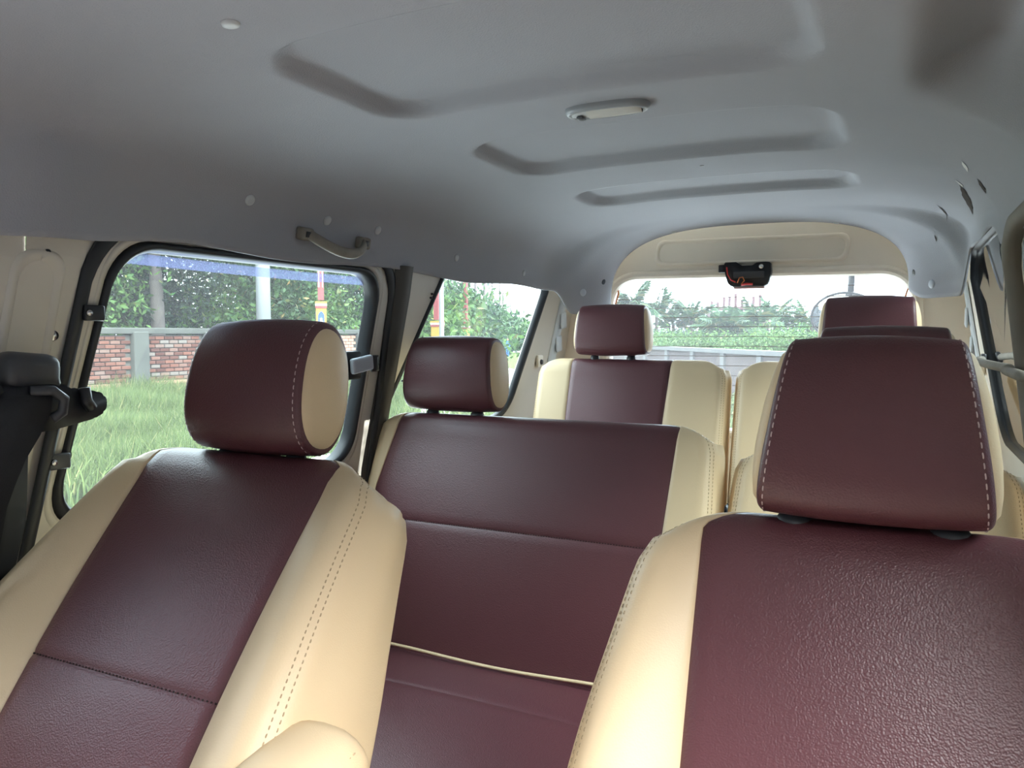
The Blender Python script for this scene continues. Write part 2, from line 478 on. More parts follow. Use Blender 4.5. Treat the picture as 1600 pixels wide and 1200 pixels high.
# left pillar pressing (long rounded slot) and small hardware
ol = rounded_quad([(.655, 1.33), (.715, 1.33), (.752, 1.66), (.692, 1.66)], .026)
def slot_ring(d, off): return [(XW(-1, z, off), y, z) for (y, z) in rounded_quad(offset_quad([(.655, 1.33), (.715, 1.33), (.752, 1.66), (.692, 1.66)], d), .03)]
r_ = [slot_ring(.010, .0), slot_ring(.007, -.0045), slot_ring(.003, -.0050), slot_ring(-.004, -.0006), slot_ring(-.006, .002)]
o = ring_loft('pillar_pressing', r_, M['paint_grey'], wall_l)
for (y, z, r, mm) in [(.731, 1.668, .004, 'rubber'), (.748, 1.548, .009, 'chrome'), (1.775, 1.655, .003, 'rubber'), (1.772, 1.645, .003, 'rubber'), (1.69, 1.43, .003, 'rubber')]:
    bm = bmesh.new()
    bmesh.ops.create_cone(bm, cap_ends=True, segments=16, radius1=r, radius2=r * .8, depth=.005, matrix=Matrix.Translation((XW(-1, z, -.001), y, z)) @ Matrix.Rotation(math.pi / 2, 4, 'Y'))
    from_bm('bolt_hole' if mm == 'rubber' else 'bolt', bm, M[mm], wall_l)

# ---- rear tailgate wall
YR = 2.78
RW = [(-.955, 1.22), (.055, 1.22), (.040, 1.738), (-.940, 1.745)]   # x,z of the rear glass
def rear_wall():
    vs = []; fs = []
    out = rounded_quad(RW, .085); m = 9
    x0, x1, z0, z1 = C0 - .70, C0 + .70, .55, 1.97
    corners = [(x0, z0), (x1, z0), (x1, z1), (x0, z1)]; outer = []
    for c in range(4):
        a = out[c * m]; b = out[c * m + m - 1]; cc = corners[c]
        A = [(x0, a[1]), (a[0], z0), (x1, a[1]), (a[0], z1)][c]; B = [(b[0], z0), (x1, b[1]), (b[0], z1), (x0, b[1])][c]
        for k in range(m):
            t = k / (m - 1)
            if t <= .5: outer.append((A[0] + (cc[0] - A[0]) * 2 * t, A[1] + (cc[1] - A[1]) * 2 * t))
            else: outer.append((cc[0] + (B[0] - cc[0]) * (2 * t - 1), cc[1] + (B[1] - cc[1]) * (2 * t - 1)))
    n = len(out)
    for p in outer: vs.append((p[0], YR, p[1]))
    for d, y in ((.032, YR), (.030, YR - .006), (.022, YR - .010), (.012, YR - .010), (.004, YR - .004), (0, YR + .008), (0, YR + .03)):
        for p in rounded_quad(offset_quad(RW, d), .085 + d): vs.append((p[0], y, p[1]))
    for i in range(7):
        for k in range(n): fs.append((i * n + k, i * n + (k + 1) % n, (i + 1) * n + (k + 1) % n, (i + 1) * n + k))
    return mesh('wall_rear', vs, fs, M['paint'], smooth=False, kind='structure')
wall_b = rear_wall()
# pressed rectangle above the glass
pq = [(-.775, 1.800), (-.155, 1.795), (-.150, 1.868), (-.768, 1.874)]
def pr(d, y): return [(p[0], YR + y, p[1]) for p in rounded_quad(offset_quad(pq, d), .028)]
ring_loft('pressed_bead', [pr(.010, 0), pr(.006, -.009), pr(0, -.009), pr(-.004, .0005)], M['paint'], wall_b)
win_b = thing('window_5', (C0, YR + .02, 1.25), None, 'window', kind='structure')
g = [(p[0], YR + .02, p[1]) for p in rounded_quad(offset_quad(RW, .005), .085)]
n = len(g); mesh('pane', [(C0, YR + .02, 1.5)] + g, [(0, 1 + k, 1 + (k + 1) % n) for k in range(n)], M['glass_rear'], win_b, smooth=False)
M['wire'] = mat('brown_heater_line', (.10, .07, .055, 1), .6)
for k in range(14):
    z = 1.712 - k * .034
    tube('heater_line', [(-.925, YR + .017, z - .003), (C0, YR + .017, z), (.03, YR + .017, z - .006)], .0011, M['wire'], win_b, 4)
for sx in (-.928, .026):
    tube('heater_wire', [(sx, YR + .014, 1.725), (sx + .006, YR + .011, 1.70), (sx - .005, YR + .010, 1.66), (sx + .004, YR + .012, 1.58)], .003, M['orange'], win_b, 6)

# D pillar details, both sides
for side in (-1, 1):
    par = wall_l if side < 0 else wall_r
    vs = []; fs = []
    for j in range(8):
        z = 1.10 + (1.70 - 1.10) * j / 7; y0 = 2.60 + (z - 1.3) * .12
        vs += [(XW(side, z, -.001), y0, z), (XW(side, z, -.010), y0 + .008, z), (XW(side, z, -.010), y0 + .050, z), (XW(side, z, -.001), y0 + .058, z)]
    for j in range(7):
        for k in range(3): fs.append((j * 4 + k, j * 4 + k + 1, j * 4 + k + 5, j * 4 + k + 4))
    mesh('pillar_channel', vs, fs, M['sealer'], par)
    for z in (1.60, 1.515):
        bm = bmesh.new(); add_box(bm, (XW(side, z, -.014), 2.665 + (z - 1.5) * .1, z), (.008, .052, .058), Matrix.Rotation(.12, 3, 'X'), .006, 2)
        from_bm('cover_tab', bm, M['sealer'], par)
    bm = bmesh.new(); add_box(bm, (XW(side, 1.455, -.006), 2.535, 1.455), (.012, .045, .042), None, .005, 2)
    br = from_bm('belt_anchor_plate', bm, M['paint'], par)
    bm = bmesh.new(); bmesh.ops.create_cone(bm, cap_ends=True, segments=16, radius1=.010, radius2=.008, depth=.008, matrix=Matrix.Translation((XW(side, 1.452, -.014), 2.535, 1.452)) @ Matrix.Rotation(math.pi / 2, 4, 'Y'))
    from_bm('bolt', bm, M['charcoal'], br)

# ---- floor
box('floor', (C0, 1.15, .52), (1.50, 3.3, .05), M['floor'], kind='structure')

# ---- headliner
EMB = [(.80, 1.165), (1.365, 1.70), (1.93, 2.185)]
def liner_point(s, y):
    """s in -1..1 across the roof, y along the van"""
    side = -1 if s < 0 else 1
    H = (.642 if side < 0 else .613) - .145 * sstep(2.42, 2.74, y)
    if side < 0:
        ze = 1.700 - .018 * (1 - sstep(.75, 1.0, y)) + .006 * math.sin(y * 9) - .075 * sstep(2.50, 2.57, y) + .03 * sstep(2.64, 2.74, y)
    else:
        ze = 1.72 + .060 * sstep(1.75, 2.0, y) - .125 * sstep(2.44, 2.50, y) + .03 * sstep(2.62, 2.74, y)
    zt = 1.925 - .008 * sstep(2.2, 2.74, y)
    # rounded section: parameter angle keeps rows even round the bend
    n = 2.9
    a = abs(s) * math.pi / 2
    h = H * (math.sin(a)) ** (2 / n) if a > 0 else 0
    zz = ze + (zt - ze) * (max(0, math.cos(a))) ** (2 / n)
    x = C0 + side * h
    # pressed panels, sunk upwards into the roof
    d = 0
    for (a0, b0) in EMB:
        cx, cy = C0, (a0 + b0) / 2; hx, hy = .345, (b0 - a0) / 2; r = .085
        qx = abs(x - cx) - hx + r; qy = abs(y - cy) - hy + r
        sd = math.hypot(max(qx, 0), max(qy, 0)) + min(max(qx, qy), 0) - r
        d += .022 * (1 - sstep(-.024, .002, sd))
    zz += d
    # front right hollow above the passenger door and bulge over the left pillar
    if side > 0:
        k = 1 - sstep(1.20, 1.33, y)
        zz += k * (.085 * sstep(.43, .56, h) + .03 * sstep(.56, .62, h))
    else:
        k = math.exp(-((y - .70) / .10) ** 2) * sstep(.58, .64, h)
        x += .035 * k
    # soft waviness of loose cloth at the edges
    e = sstep(.52, .64, h)
    x += side * .003 * e * math.sin(y * 17 + side)
    return Vector((x, y, zz))
NS, NY = 150, 330
svals = [math.copysign(1 - (1 - abs(t)) ** 1.0, t) for t in np.linspace(-1, 1, NS + 1)]
# even spacing: build by arc length of a reference section
ref = [liner_point(s, .3) for s in np.linspace(-1, 1, 4001)]
arc = np.concatenate(([0], np.cumsum([(ref[i + 1] - ref[i]).length for i in range(4000)])))
svals = np.interp(np.linspace(0, arc[-1], NS + 1), arc, np.linspace(-1, 1, 4001))
yvals = np.linspace(-.52, 2.74, NY + 1)
vs = [liner_point(float(s), float(y)) for y in yvals for s in svals]
fs = [(j * (NS + 1) + i, j * (NS + 1) + i + 1, (j + 1) * (NS + 1) + i + 1, (j + 1) * (NS + 1) + i) for j in range(NY) for i in range(NS)]
ceil = mesh('ceiling', vs, fs, M['liner'], kind='structure')
md = ceil.modifiers.new('thickness', 'SOLIDIFY'); md.thickness = .007; md.offset = 1
# outer roof sheet closing the gap above the headliner
vs = []; fs = []
for j, y in enumerate((-.54, 2.80)):
    for i in range(17):
        a = -1 + 2 * i / 16; vs.append((C0 + a * .69, y, 2.03 - .08 * abs(a) ** 5))
for i in range(16): fs.append((i, i + 1, 17 + i + 1, 17 + i))
mesh('roof_sheet', vs, fs, M['paint'], ceil)

def on_liner(x, y):
    """point and normal (pointing into the cabin) of the headliner above/beside (x,y)"""
    lo, hi = -1.0, 1.0
    for _ in range(40):
        mid = (lo + hi) / 2
        if liner_point(mid, y).x < x: lo = mid
        else: hi = mid
    s = (lo + hi) / 2; e = 1e-3
    return liner_frame(s, y)
def liner_frame(s, y, e=2e-3):
    p = liner_point(s, y)
    n = (liner_point(min(s + e, 1), y) - liner_point(max(s - e, -1), y)).cross(liner_point(s, y + .01) - liner_point(s, y - .01)).normalized()
    if n.dot(Vector((C0, y, 1.3)) - p) < 0: n = -n
    return p, n
def side_s(side, z, y):
    """s of the headliner at height z on that side"""
    best = min((abs(liner_point(side * t, y).z - z), t) for t in np.linspace(.5, 1, 400)); return side * best[1]
def clip(p, n, r, m=None, name='trim_clip', h=.004):
    q = Vector((0, 0, 1)).rotation_difference(n).to_matrix().to_4x4()
    bm = bmesh.new()
    prof = [(0, h), (r * .55, h * .95), (r * .9, h * .6), (r, 0), (r, -.002)]
    N = 20; prev = None; cv = bm.verts.new((0, 0, h))
    for (rr, zz) in prof[1:]:
        cur = [bm.verts.new((rr * math.cos(2 * math.pi * k / N), rr * math.sin(2 * math.pi * k / N), zz)) for k in range(N)]
        for k in range(N):
            if prev is None: bm.faces.new((cv, cur[k], cur[(k + 1) % N]))
            else: bm.faces.new((prev[k], cur[k], cur[(k + 1) % N], prev[(k + 1) % N]))
        prev = cur
    bm.transform(Matrix.Translation(p) @ q)
    return from_bm(name, bm, m or M['clip'], ceil)
clip(*on_liner(-.719, .715), .0115)
for (z, y) in [(1.792, 1.09), (1.785, 1.315), (1.785, 1.49), (1.755, 1.86), (1.745, 2.30)]:
    clip(*liner_frame(side_s(-1, z, y), y), .011 if y < 1.8 else .010)
for side in (-1, 1):
    clip(*liner_frame(side_s(side, 1.695, 2.60), 2.60), .013, M['silver'])
    clip(*liner_frame(side_s(side, 1.735, 2.675), 2.675), .010, M['rubber'], 'clip_hole', .001)
clip(*on_liner(-.40, 1.79), .005, M['rubber'], 'clip_hole', .001)
for x in (-.70, -.18): clip(*on_liner(x, 2.715), .009)

# torn spots in the cloth above the right door
def tear(a, b, w, m):
    pts = []
    N = 11
    for i in range(N):
        t = i / (N - 1); sv = a[0] + (b[0] - a[0]) * t; y = a[1] + (b[1] - a[1]) * t; ww = w * math.sin(math.pi * (t * .92 + .04)) ** 1.5 * random.uniform(.7, 1.2)
        p, n = liner_frame(sv, y)
        q, _ = liner_frame(sv + (b[0] - a[0]) * .02, y + (b[1] - a[1]) * .02)
        sd = n.cross((q - p).normalized())
        pts.append((p + n * .0015 + sd * ww, p + n * .0015 - sd * ww * .8))
    vs = [q for a_ in pts for q in a_]
    mesh('cloth_tear', vs, [(2 * i, 2 * i + 1, 2 * i + 3, 2 * i + 2) for i in range(N - 1)], m, ceil)
tear((.655, 1.96), (.815, 2.23), .013, M['liner_tear'])
tear((.62, 1.88), (.68, 1.98), .004, M['liner_light'])
tear((.70, 1.71), (.775, 1.78), .008, M['liner_tear'])
tear((.612, 1.636), (.65, 1.70), .005, M['liner_light'])
tear((.58, 2.31), (.676, 2.458), .003, M['liner_tear'])
tear((.641, 2.50), (.70, 2.525), .003, M['liner_tear'])

# ------------------------------------------------------------------ seats
def seat_cover(parent, origin, recline, H, hw, xl, xr, T=(.12, .09), rt=.04, rc=.07, re=.035, bol=None, seams=(), names=('backrest', 'side_bolster'),
               lumbar=.0, flat=False, tan=True, tan_sides=(-1, 1), dark_seam=True):
    """upholstered slab: burgundy middle panel, cream outer panels, seams and thread. origin = lower front middle.
    flat: the slab lies down as a cushion (height runs forwards, thickness down)"""
    a = math.radians(recline)
    O = Vector(origin)
    def xf(p):
        x, y, z = p
        if flat:
            yy, zz = -z, -y
            y2 = yy * math.cos(a) - zz * math.sin(a); z2 = yy * math.sin(a) + zz * math.cos(a)
            return O + Vector((x, y2, z2))
        return O + Vector((x, y * math.cos(a) + z * math.sin(a), -y * math.sin(a) + z * math.cos(a)))
    # profile rows: (kind, y, z, ny, nz)
    zs = set(np.linspace(0, H - rt, 26))
    for s in seams: zs |= {s - .006, s - .003, s, s + .003, s + .006}
    rows = []
    for z in sorted(zs):
        y = -lumbar * math.sin(math.pi * min(1, max(0, z / (H * .9)))) + .010 * (z / H) ** 3
        rows.append([y, z, -1, 0, 0])
    for k in range(1, 9):
        t = math.pi / 2 * k / 8
        rows.append([.010 + rt - rt * math.cos(t), H - rt + rt * math.sin(t), -math.cos(t), math.sin(t), 1])
    Tt = T[1] + .010
    rows.append([(rt + .010 + Tt - rt) / 2, H + .002, 0, 1, 1])
    for k in range(0, 8):
        t = math.pi / 2 * (1 - k / 8)
        rows.append([Tt - rt + rt * math.cos(t), H - rt + rt * math.sin(t), math.cos(t), math.sin(t), 1])
    for z in sorted(zs, reverse=True):
        rows.append([T[0] + (Tt - T[0]) * (z / H), z, 1, 0, 2])
    NR = len(rows)
    def halfw(z):
        w = interp_s(hw, z)
        q = z - (H - rc)
        if q > 0: w -= rc - math.sqrt(max(0, rc * rc - min(q, rc) ** 2)) if q < rc else rc
        return w
    # columns as (zone, t): zones 0 left round, 1 left flat, 2 middle, 3 right flat, 4 right round
    cols = [(0, t) for t in np.linspace(1, 0, 7)[:-1]] + [(1, t) for t in (0, .02, .12, .3, .5, .7, .85, .95)] + [(2, t) for t in [0, .012] + list(np.linspace(.06, .94, 15)) + [.988]] \
        + [(3, t) for t in (0, .05, .15, .3, .5, .7, .88, .98)] + [(4, t) for t in np.linspace(0, 1, 7)]
    grid = []
    def point(zone, t, r):
        y, z, ny, nz, kd = r
        w = halfw(z); wf = max(w - re, .02)
        a0 = -min(abs(interp(xl, z)), wf - .004) if interp(xl, z) < 0 else interp(xl, z)
        b0 = min(interp(xr, z), wf - .004)
        ins = 0
        if zone == 0: th = t * math.pi / 2; x = -wf - re * math.sin(th); ins = re * (1 - math.cos(th))
        elif zone == 1: x = -wf + (a0 + wf) * t
        elif zone == 2: x = a0 + (b0 - a0) * t
        elif zone == 3: x = b0 + (wf - b0) * t
        else: th = t * math.pi / 2; x = wf + re * math.sin(th); ins = re * (1 - math.cos(th))
        if kd < 2:
            g = 0
            if (zone == 2 and t == 0) or (zone == 3 and t == 0): g = .0030
            if zone in (0, 4) and abs(t - .5) < 1e-6: g = .0022
            ins += g
        if kd == 0:
            if zone == 2:
                for s in seams:
                    dd = abs(z - s)
                    if dd < .007: ins += .0022 * (1 - dd / .007)
                # gentle crown of the stuffing
                ins -= .006 * math.sin(math.pi * t) * math.sin(math.pi * min(1, z / H))
            if bol:
                B = interp_s(bol, z)
                if x < a0: f = (a0 - x) / max(1e-4, (a0 + wf + re * .6))
                elif x > b0: f = (x - b0) / max(1e-4, (wf + re * .6 - b0))
                else: f = 0
                f = min(1, f)
                ins -= B * math.sin(f * math.pi * .62) / 1.0
        return (x, y - ny * ins, z - nz * ins)
    pts = [[point(zn, t, r) for (zn, t) in cols] for r in rows]
    NC = len(cols)
    mid0 = next(i for i, c in enumerate(cols) if c[0] == 2); mid1 = next(i for i, c in enumerate(cols) if c[0] == 3)
    def piece(nm, c0, c1, m, par, capside=0):
        w = c1 - c0 + 1; vv = []; ff = []
        for r in range(NR):
            for c in range(c0, c1 + 1): vv.append(xf(pts[r][c]))
        for r in range(NR - 1):
            for c in range(w - 1):
                f = (r * w + c, r * w + c + 1, (r + 1) * w + c + 1, (r + 1) * w + c)
                ff.append(f)
        if capside:
            c = 0 if capside < 0 else w - 1
            half = NR // 2; K = 5; base = len(vv); grid_ids = []
            for i in range(half):
                p = vv[i * w + c]; q = vv[(NR - 1 - i) * w + c]
                ids = [i * w + c]
                for k in range(1, K):
                    t = k / K; pp = p.lerp(q, t); pp = pp + Vector((capside * .010 * math.sin(math.pi * t), 0, 0))
                    vv.append(pp); ids.append(len(vv) - 1)
                ids.append((NR - 1 - i) * w + c)
                grid_ids.append(ids)
            for i in range(half - 1):
                for k in range(K): ff.append((grid_ids[i][k], grid_ids[i][k + 1], grid_ids[i + 1][k + 1], grid_ids[i + 1][k]))
            ff.append(tuple(grid_ids[-1]))
        bm = bmesh.new(); bv = [bm.verts.new(v) for v in vv]
        for f in ff:
            try: bm.faces.new([bv[i] for i in f])
            except ValueError: pass
        return from_bm(nm, bm, m, par)
    core = piece(names[0], mid0, mid1, M['burg'], parent)
    piece(names[1], 0, mid0, M['beige'], core, -1)
    piece(names[1], mid1, NC - 1, M['beige'], core, 1)
    # normals for thread
    def nrm(r, c):
        ca, cb = max(c - 1, 0), min(c + 1, NC - 1); ra, rb = max(r - 1, 0), min(r + 1, NR - 1)
        n = (xf(pts[r][cb]) - xf(pts[r][ca])).cross(xf(pts[rb][c]) - xf(pts[ra][c]))
        ctr = xf((0, T[0] / 2, pts[r][c][2] * .85))
        if n.dot(xf(pts[r][c]) - ctr) < 0: n = -n
        return n.normalized() if n.length > 0 else Vector((0, -1, 0))
    top = sum(1 for r in rows if r[4] < 2) - 4
    if tan:
        cl = next(i for i, c in enumerate(cols) if c[0] == 0 and abs(c[1] - .5) < 1e-6); cr = next(i for i, c in enumerate(cols) if c[0] == 4 and abs(c[1] - .5) < 1e-6)
        for side, c in ((-1, cl), (1, cr)):
            if side not in tan_sides: continue
            for dc in (-1, 1):
                path = []; nn = []
                for r in range(0, top - 6):
                    p = xf(pts[r][c]); q = xf(pts[r][c + dc]); d = (q - p)
                    path.append(p + d.normalized() * min(.0042, d.length)); nn.append(nrm(r, c + dc))
                stitches('edge_stitching', path, M['stitch_tan'], core, .0042, .0034, .0008, nn, .0004)
    if dark_seam:
        for s in seams:
            r = next(i for i, q in enumerate(rows) if abs(q[1] - s) < 1e-6)
            path = [xf(pts[r][c]) for c in range(mid0, mid1 + 1)]; nn = [nrm(0, c) for c in range(mid0, mid1 + 1)]
            path = [p - n * -.001 for p, n in zip(path, nn)]
            stitches('seam_stitching', path, M['stitch_dark'], core, .003, .003, .0011, nn, .0006)
    return core

def headrest(parent, c, hwb, hwt, h, d, tilt, n=2.6, re=.018, stitch=True, posts=True, white=True, seat_top=None, cut=.35, sleeve=.016, spread=.062, egg=.0):
    """burgundy wrap round a closed section, cream end caps, white thread along the ends"""
    a = math.radians(tilt); O = Vector(c)
    def xf(p):
        x, y, z = p
        return O + Vector((x, y * math.cos(a) + z * math.sin(a), -y * math.sin(a) + z * math.cos(a)))
    NT = 44
    sec = []
    for k in range(NT):
        t = 2 * math.pi * k / NT + math.pi / 2
        cs, sn = math.cos(t), math.sin(t)
        y = d * math.copysign(abs(cs) ** (2 / n), cs); z = h * math.copysign(abs(sn) ** (2 / n), sn)
        y *= 1 + egg * (z / h) * -1 if y < 0 else 1 - egg * .3 * (z / h)
        sec.append((y, z))
    def width(z): t = (z + h) / (2 * h); return hwb + (hwt - hwb) * t ** 1.3
    cols = [(-1, t) for t in np.linspace(1, 0, 6)] + [(0, t) for t in np.linspace(-.9, .9, 11)] + [(1, t) for t in np.linspace(0, 1, 6)]
    G = []
    for (y, z) in sec:
        row = []
        L_ = math.hypot(y / d, z / h); 
        for s, t in cols:
            w = width(z); wf = w - re
            ny, nz = y / d, z / h
            q = math.hypot(ny, nz); ny /= q; nz /= q
            if s == 0: x = wf * t; ins = -.004 * (1 - t * t)
            else:
                th = t * math.pi / 2 * (1 - .0); x = s * (wf + re * math.sin(th) * .55); ins = re * (1 - math.cos(th)) * .55
            row.append((x, y - ny * ins, z - nz * ins))
        G.append(row)
    NC = len(cols)
    vv = [xf(p) for row in G for p in row]; ff = [(r * NC + k, r * NC + k + 1, ((r + 1) % NT) * NC + k + 1, ((r + 1) % NT) * NC + k) for r in range(NT) for k in range(NC - 1)]
    bm = bmesh.new(); bv = [bm.verts.new(v) for v in vv]
    for f in ff: bm.faces.new([bv[i] for i in f])
    core = from_bm('headrest', bm, M['burg'], parent)
    for s in (-1, 1):
        k = 0 if s < 0 else NC - 1
        loop = [Vector(G[r][k]) for r in range(NT)]; cen = sum(loop, Vector()) / NT
        bm = bmesh.new(); prev = [bm.verts.new(xf(p)) for p in loop]
        for q, bu in ((.93, .005), (.75, .009), (.5, .012), (.25, .0135)):
            cur = []
            for p in loop:
                v = cen + (p - cen) * q; v.x += s * bu; cur.append(bm.verts.new(xf(v)))
            for i in range(NT): bm.faces.new((prev[i], prev[(i + 1) % NT], cur[(i + 1) % NT], cur[i]))
            prev = cur
        bm.faces.new(prev)
        from_bm('side_cap', bm, M['beige'], core)
        if stitch:
            kk = 5 if s < 0 else NC - 6
            kk = 4 if s < 0 else NC - 5
            path = [xf(G[r % NT][kk]) for r in range(NT + 1)]
            nn = []
            for r in range(NT + 1):
                v = xf(G[r % NT][kk]) - xf((G[r % NT][kk][0] * .86, 0, 0)); nn.append(v.normalized())
            stitches('edge_stitching', path, M['stitch_white'], core, .0056, .0038, .0007, nn, .0003)
    if posts:
        for s in (-1, 1):
            p0 = xf((s * spread, .006, -h + .01)); p1 = xf((s * spread, .006, -h - .045))
            ps = tube('post', [p0, p1], .006, M['chrome'], core, 10)
            q0 = xf((s * spread, .006, -h - .001)); q1 = xf((s * spread, .006, -h - .012)); q2 = xf((s * spread, .006, -h - .04))
            bm = bmesh.new(); add_tube(bm, [q0, (q0 + q1) / 2, q1, q2], [sleeve * .8, sleeve, sleeve * 1.05, sleeve * 1.05], 16)
            from_bm('post_sleeve', bm, M['charcoal'], core)
    return core

FW = [(0, .285), (.30, .278), (.50, .246), (.66, .226)]
# front left
s1 = thing('car_seat', (-.805, .42, .55), 'cream and burgundy front seat beside the black seat belt, tilted back', 'seat', 'upholstered van seats')
seat_cover(s1, (-.800, .420, .895), 36.5, .64, FW, [(0, -.15), (.64, -.165)], [(0, .15), (.64, .165)], T=(.19, .12), rt=.05, rc=.085, re=.036,
           bol=[(0, .05), (.30, .05), (.5, .02), (.64, 0)], seams=(.315,), lumbar=.012)
headrest(s1, (-.797, .848, 1.476), .114, .106, .092, .056, 12, n=2.25, egg=.06, seat_top=1.37)
seat_cover(s1, (-.805, .44, .90), 4, .46, [(0, .25), (.46, .25)], [(0, -.16), (.46, -.16)], [(0, .16), (.46, .16)], T=(.13, .12), rt=.045, rc=.06, re=.04,
           names=('cushion', 'side_bolster'), flat=True, tan=False)
# armrest on its inner side
arm = []
bm = bmesh.new()
ax = -.505; N = 12
prev = None
for i in range(15):
    t = i / 14; 
    if t < .5: th = (1 - t / .5) * math.pi / 2; y = .585 + .050 * math.sin(th); rr = math.cos(th)
    else: y = .585 - (t - .5) / .5 * .36; rr = 1
    rr = max(rr, .12)
    cur = []
    for k in range(20):
        an = 2 * math.pi * k / 20; cs, sn = math.cos(an), math.sin(an)
        cur.append(bm.verts.new((ax + .050 * (.55 + .45 * rr) * math.copysign(abs(cs) ** .8, cs), y, 1.112 + .055 * rr * math.copysign(abs(sn) ** .8, sn) - .10 * max(0, t - .5))))
    if prev: 
        for k in range(20): bm.faces.new((prev[k], prev[(k + 1) % 20], cur[(k + 1) % 20], cur[k]))
    else: bm.faces.new(cur)
    prev = cur
bm.faces.new(prev)
arm = from_bm('armrest', bm, M['beige'], s1)
stitches('seam_stitching', [(ax + .043, .60 - .33 * t, 1.143 - .045 * t) for t in np.linspace(0, 1, 12)], M['stitch_tan'], arm, .004, .003, .0008, [Vector((.7, 0, .7))] * 12)
box('seat_base', (-.805, .30, .66), (.42, .42, .26), M['dark'], s1, bev=.02)

# front right
s2 = thing('car_seat', (-.015, .575, .55), 'cream and burgundy front seat at the bottom right, nearest to the viewer', 'seat', 'upholstered van seats')
seat_cover(s2, (-.015, .584, .832), 25, .60, [(0, .276), (.30, .272), (.45, .250), (.60, .226)], [(0, -.150), (.60, -.166)], [(0, .150), (.60, .166)], T=(.18, .11), rt=.045, rc=.085, re=.036,
           bol=[(0, .045), (.30, .04), (.45, .015), (.60, 0)], seams=(.12,), lumbar=.008)
headrest(s2, (-.019, .882, 1.452), .116, .090, .092, .050, 9, n=3.2, sleeve=.020, spread=.072)
seat_cover(s2, (-.015, .60, .83), 4, .46, [(0, .25), (.46, .25)], [(0, -.16), (.46, -.16)], [(0, .16), (.46, .16)], T=(.13, .12), rt=.045, rc=.06, re=.04,
           names=('cushion', 'side_bolster'), flat=True, tan=False)
box('seat_base', (-.015, .46, .62), (.42, .42, .20), M['dark'], s2, bev=.02)

# second row bench
s3 = thing('bench_seat', (-.737, 1.46, .55), 'wide burgundy and cream bench seat in the second row with one headrest', 'seat', 'upholstered van seats')
seat_cover(s3, (-.737, 1.455, .790), 14, .595, [(0, .415), (.12, .426), (.35, .426), (.595, .416)], [(0, -.390), (.12, -.400), (.35, -.395), (.595, -.345)], [(0, .30), (.595, .338)], T=(.13, .09), rt=.035, rc=.06, re=.035,
           bol=[(0, .006), (.595, .002)], seams=(.335,), lumbar=.01, tan_sides=(1,))
headrest(s3, (-.956, 1.655, 1.454), .131, .116, .088, .056, 8, n=2.4, stitch=False, sleeve=.016)
seat_cover(s3, (-.737, 1.49, .835), 3, .52, [(0, .415), (.08, .426), (.52, .426)], [(0, -.385), (.08, -.40), (.52, -.40)], [(0, .30), (.52, .30)], T=(.14, .13), rt=.05, rc=.06, re=.03,
           names=('cushion', 'side_bolster'), flat=True, seams=(.165,), tan=False, dark_seam=False)
box('seat_base', (-.737, 1.26, .61), (.80, .44, .16), M['dark'], s3, bev=.02)
# welt along the cushion joint
wl = []
for t in np.linspace(0, 1, 30):
    wl.append((-1.155 + .80 * t, 1.450 - .003 * math.sin(t * 6), .846 + .004 * math.sin(t * 9)))
tube('welt', wl, .0036, M['beige'], s3, 6)

# second row single seat on the right
s4 = thing('car_seat', (-.035, 1.46, .55), 'second-row single seat mostly hidden behind the nearest headrest', 'seat', 'upholstered van seats')
seat_cover(s4, (-.035, 1.455, .785), 14, .575, [(0, .25), (.35, .258), (.575, .240)], [(0, -.13), (.575, -.14)], [(0, .13), (.575, .14)], T=(.13, .09), rt=.035, rc=.075, re=.035,
           bol=[(0, .02), (.575, .002)], seams=(.335,), lumbar=.01)
headrest(s4, (-.02, 1.655, 1.478), .130, .118, .084, .05, 8, n=2.6, stitch=False)
seat_cover(s4, (-.035, 1.49, .815), 3, .50, [(0, .25), (.50, .25)], [(0, -.15), (.50, -.15)], [(0, .15), (.50, .15)], T=(.14, .13), rt=.05, rc=.06, re=.03,
           names=('cushion', 'side_bolster'), flat=True, tan=False)
box('seat_base', (-.035, 1.26, .61), (.42, .42, .16), M['dark'], s4, bev=.02)

# third row
s5 = thing('car_seat', (-.768, 2.28, .55), 'third-row seat by the left rear side window with wide cream inner side', 'seat', 'upholstered van seats')
seat_cover(s5, (-.768, 2.285, .890), 12, .60, [(0, .318), (.60, .312)], [(0, -.195), (.60, -.190)], [(0, .105), (.60, .142)], T=(.12, .085), rt=.03, rc=.062, re=.03,
           bol=[(0, .004), (.60, .002)], lumbar=.01)
headrest(s5, (-.826, 2.450, 1.562), .127, .117, .080, .05, 6, n=2.9, stitch=False, sleeve=.014)
seat_cover(s5, (-.768, 2.31, .90), 3, .42, [(0, .31), (.42, .31)], [(0, -.19), (.42, -.19)], [(0, .14), (.42, .14)], T=(.13, .12), rt=.045, rc=.05, re=.03,
           names=('cushion', 'side_bolster'), flat=True, tan=False)
box('seat_base', (-.768, 2.12, .665), (.56, .36, .25), M['dark'], s5, bev=.02)
s6 = thing('car_seat', (-.106, 2.28, .55), 'third-row seat at the right, its headrest in front of the round mirror', 'seat', 'upholstered van seats')
seat_cover(s6, (-.112, 2.285, .890), 12, .60, [(0, .318), (.60, .312)], [(0, -.105), (.60, -.142)], [(0, .195), (.60, .190)], T=(.12, .085), rt=.03, rc=.062, re=.03,
           bol=[(0, .004), (.60, .002)], lumbar=.01)
headrest(s6, (-.069, 2.450, 1.573), .132, .122, .080, .05, 6, n=3.0, stitch=False, sleeve=.014)
seat_cover(s6, (-.112, 2.31, .90), 3, .42, [(0, .31), (.42, .31)], [(0, -.14), (.42, -.14)], [(0, .19), (.42, .19)], T=(.13, .12), rt=.045, rc=.05, re=.03,
           names=('cushion', 'side_bolster'), flat=True, tan=False)
